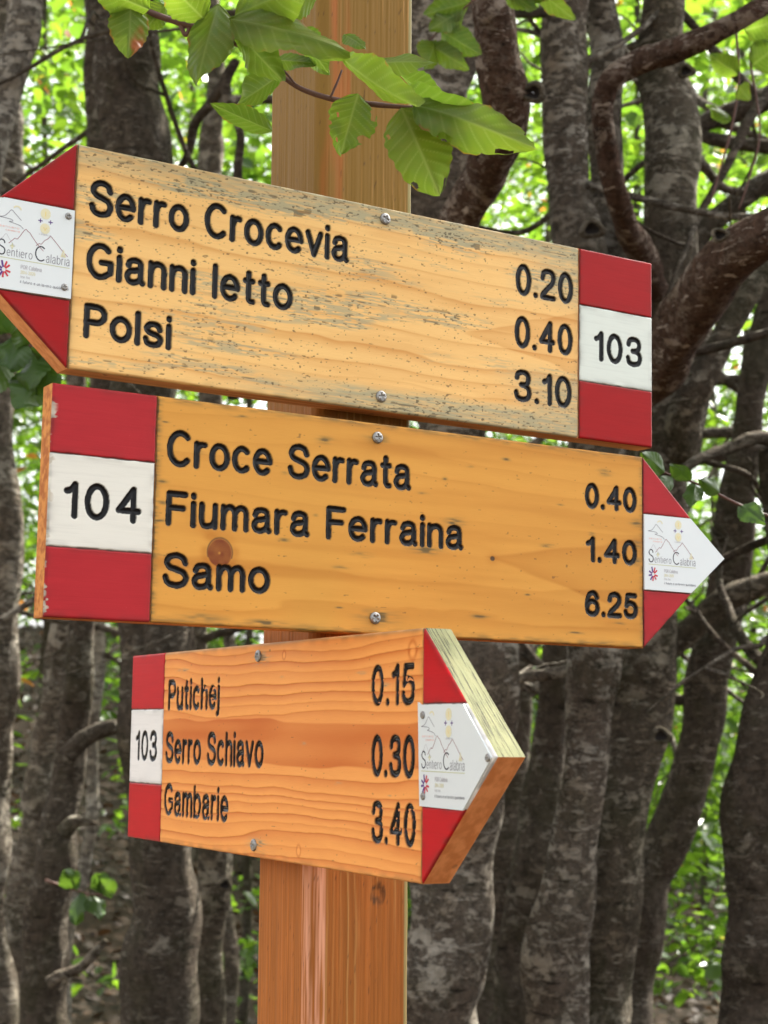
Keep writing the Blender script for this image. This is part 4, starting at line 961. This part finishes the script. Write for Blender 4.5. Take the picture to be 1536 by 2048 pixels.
LV = [ # base, tip, width, depths, roll, fold, curl, seed, extras
 ((262,-6),(256,118),82,1.08,1.07,.25,.25,.05,1,dict(brown=(.72,-.7,.42),tone=.25)),
 ((436,8),(394,168),104,1.09,1.06,-.35,.45,.08,2,dict(tone=.3,brown=(.35,-1.0,.16))),
 ((458,38),(700,104),118,1.07,1.03,.75,.35,.10,3,dict(tone=.55,twist=.5)),
 ((462,48),(566,162),96,1.09,1.07,-.5,.30,.06,4,dict(tone=.2)),
 ((470,30),(640,-40),120,1.08,1.04,.3,.2,.05,5,dict(tone=.5)),
 ((545,120),(642,128),44,1.12,1.10,.6,.25,.05,6,dict(tone=.0)),
 ((684,116),(838,214),92,1.07,1.02,-.85,.40,.10,7,dict(tone=.55,twist=-.5,chew=.06)),
 ((745,128),(872,126),60,1.08,1.05,.75,.3,.08,8,dict(tone=.6)),
 ((716,188),(682,308),100,1.09,1.08,-.15,.30,.05,9,dict(tone=.22,chew=.22)),
 ((802,214),(880,392),142,1.07,1.05,.15,.16,.06,10,dict(tone=.42,chew=.06)),
 ((826,210),(1072,296),112,1.06,1.00,.35,.35,.12,11,dict(tone=.55,twist=-.4,chew=.06)),
 ((812,182),(1004,246),88,1.07,1.04,-.95,.25,.14,12,dict(tone=.0)),
 ((690,70),(730,96),40,1.10,1.08,.7,.2,.05,13,dict(tone=.1)),
 ((300,20),(180,-30),90,1.08,1.06,.3,.2,.05,14,dict(tone=.4)),
 ((410,40),(330,-40),100,1.09,1.07,.2,.3,.05,15,dict(tone=.4)),
 ((545,262),(420,206),52,1.16,1.13,.4,.3,.05,16,dict(tone=.05)),
 ((560,150),(470,210),70,1.20,1.18,.5,.3,.05,17,dict(tone=.1)),
 ((470,30),(600,-10),120,1.10,1.06,.45,.3,.08,19,dict(tone=.5)),
 ((440,20),(440,128),86,1.10,1.10,.5,.4,.06,20,dict(tone=.35)),
 ((600,60),(660,150),70,1.11,1.09,-.6,.3,.08,21,dict(tone=.15)),
 ((840,200),(960,300),90,1.09,1.05,.5,.4,.1,22,dict(tone=.3)),
 ((800,150),(905,215),60,1.10,1.08,-.7,.35,.1,23,dict(tone=.05)),
 ((330,10),(290,60),60,1.10,1.1,.3,.3,.06,24,dict(tone=.5)),
 ((640,-20),(560,30),70,1.12,1.1,.5,.2,.05,18,dict(tone=.3)),
]
for (b, t, w, d0, d1, ro, fo, cu, sd, kw) in LV: px_leaf(bb, off, b, t, w*1.03, d0, d1, ro, fo, cu, sd, **kw)

def sprig(label, depth, twigs, leaves, mat=M_LEAF_NEAR, group=None):
    o0 = at(twigs[0][0][0], twigs[0][0][1], depth); leaf_mesh.off = o0
    r = empty('beech_sprig', tuple(o0), label, 'branch', group)
    for tw in twigs: twig_obj(r, o0, tw, depth)
    for k, (b, t, w) in enumerate(leaves):
        px_leaf(r, o0, b, t, w, depth, depth-.03, random.uniform(-.7, .7), random.uniform(.1, .4), random.uniform(0, .12), 40+k+int(depth*10), tone=random.uniform(0, .5), mat=mat)
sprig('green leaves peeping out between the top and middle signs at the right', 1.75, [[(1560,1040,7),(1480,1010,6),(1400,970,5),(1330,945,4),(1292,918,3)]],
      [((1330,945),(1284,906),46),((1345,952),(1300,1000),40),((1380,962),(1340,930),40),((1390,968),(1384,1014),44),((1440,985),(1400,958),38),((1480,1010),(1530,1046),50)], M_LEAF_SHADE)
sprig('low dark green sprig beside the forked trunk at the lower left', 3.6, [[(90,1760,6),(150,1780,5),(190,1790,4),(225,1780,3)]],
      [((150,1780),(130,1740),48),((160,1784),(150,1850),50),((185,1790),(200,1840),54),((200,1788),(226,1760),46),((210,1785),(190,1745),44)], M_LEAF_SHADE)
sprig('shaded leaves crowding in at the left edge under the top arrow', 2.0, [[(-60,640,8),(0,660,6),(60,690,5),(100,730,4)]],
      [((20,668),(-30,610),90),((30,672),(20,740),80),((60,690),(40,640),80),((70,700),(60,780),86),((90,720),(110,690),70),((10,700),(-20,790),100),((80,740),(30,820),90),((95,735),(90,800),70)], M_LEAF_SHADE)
sprig('dangling beech leaves at the top edge right of the post', 2.2, [[(1020,-60,6),(960,-10,5),(900,40,4),(850,90,3)]],
      [((940,4),(850,30),70),((920,24),(860,60),60),((880,60),(962,110),60),((870,80),(850,140),60),((860,90),(940,140),50),((1000,-30),(1070,20),60),((1010,-40),(1110,-10),70),((1050,-40),(1150,40),60)])
sprig('hanging twigs with few leaves near the upper right corner', 2.8, [[(1470,40,6),(1478,160,5),(1462,260,5),(1440,340,4),(1420,410,3)], [(1500,120,5),(1520,260,4),(1500,350,4),(1478,420,3)]],
      [((1478,150),(1420,110),50),((1475,170),(1500,200),40),((1505,130),(1560,90),80),((1490,60),(1560,40),80),((1462,240),(1410,210),36)])
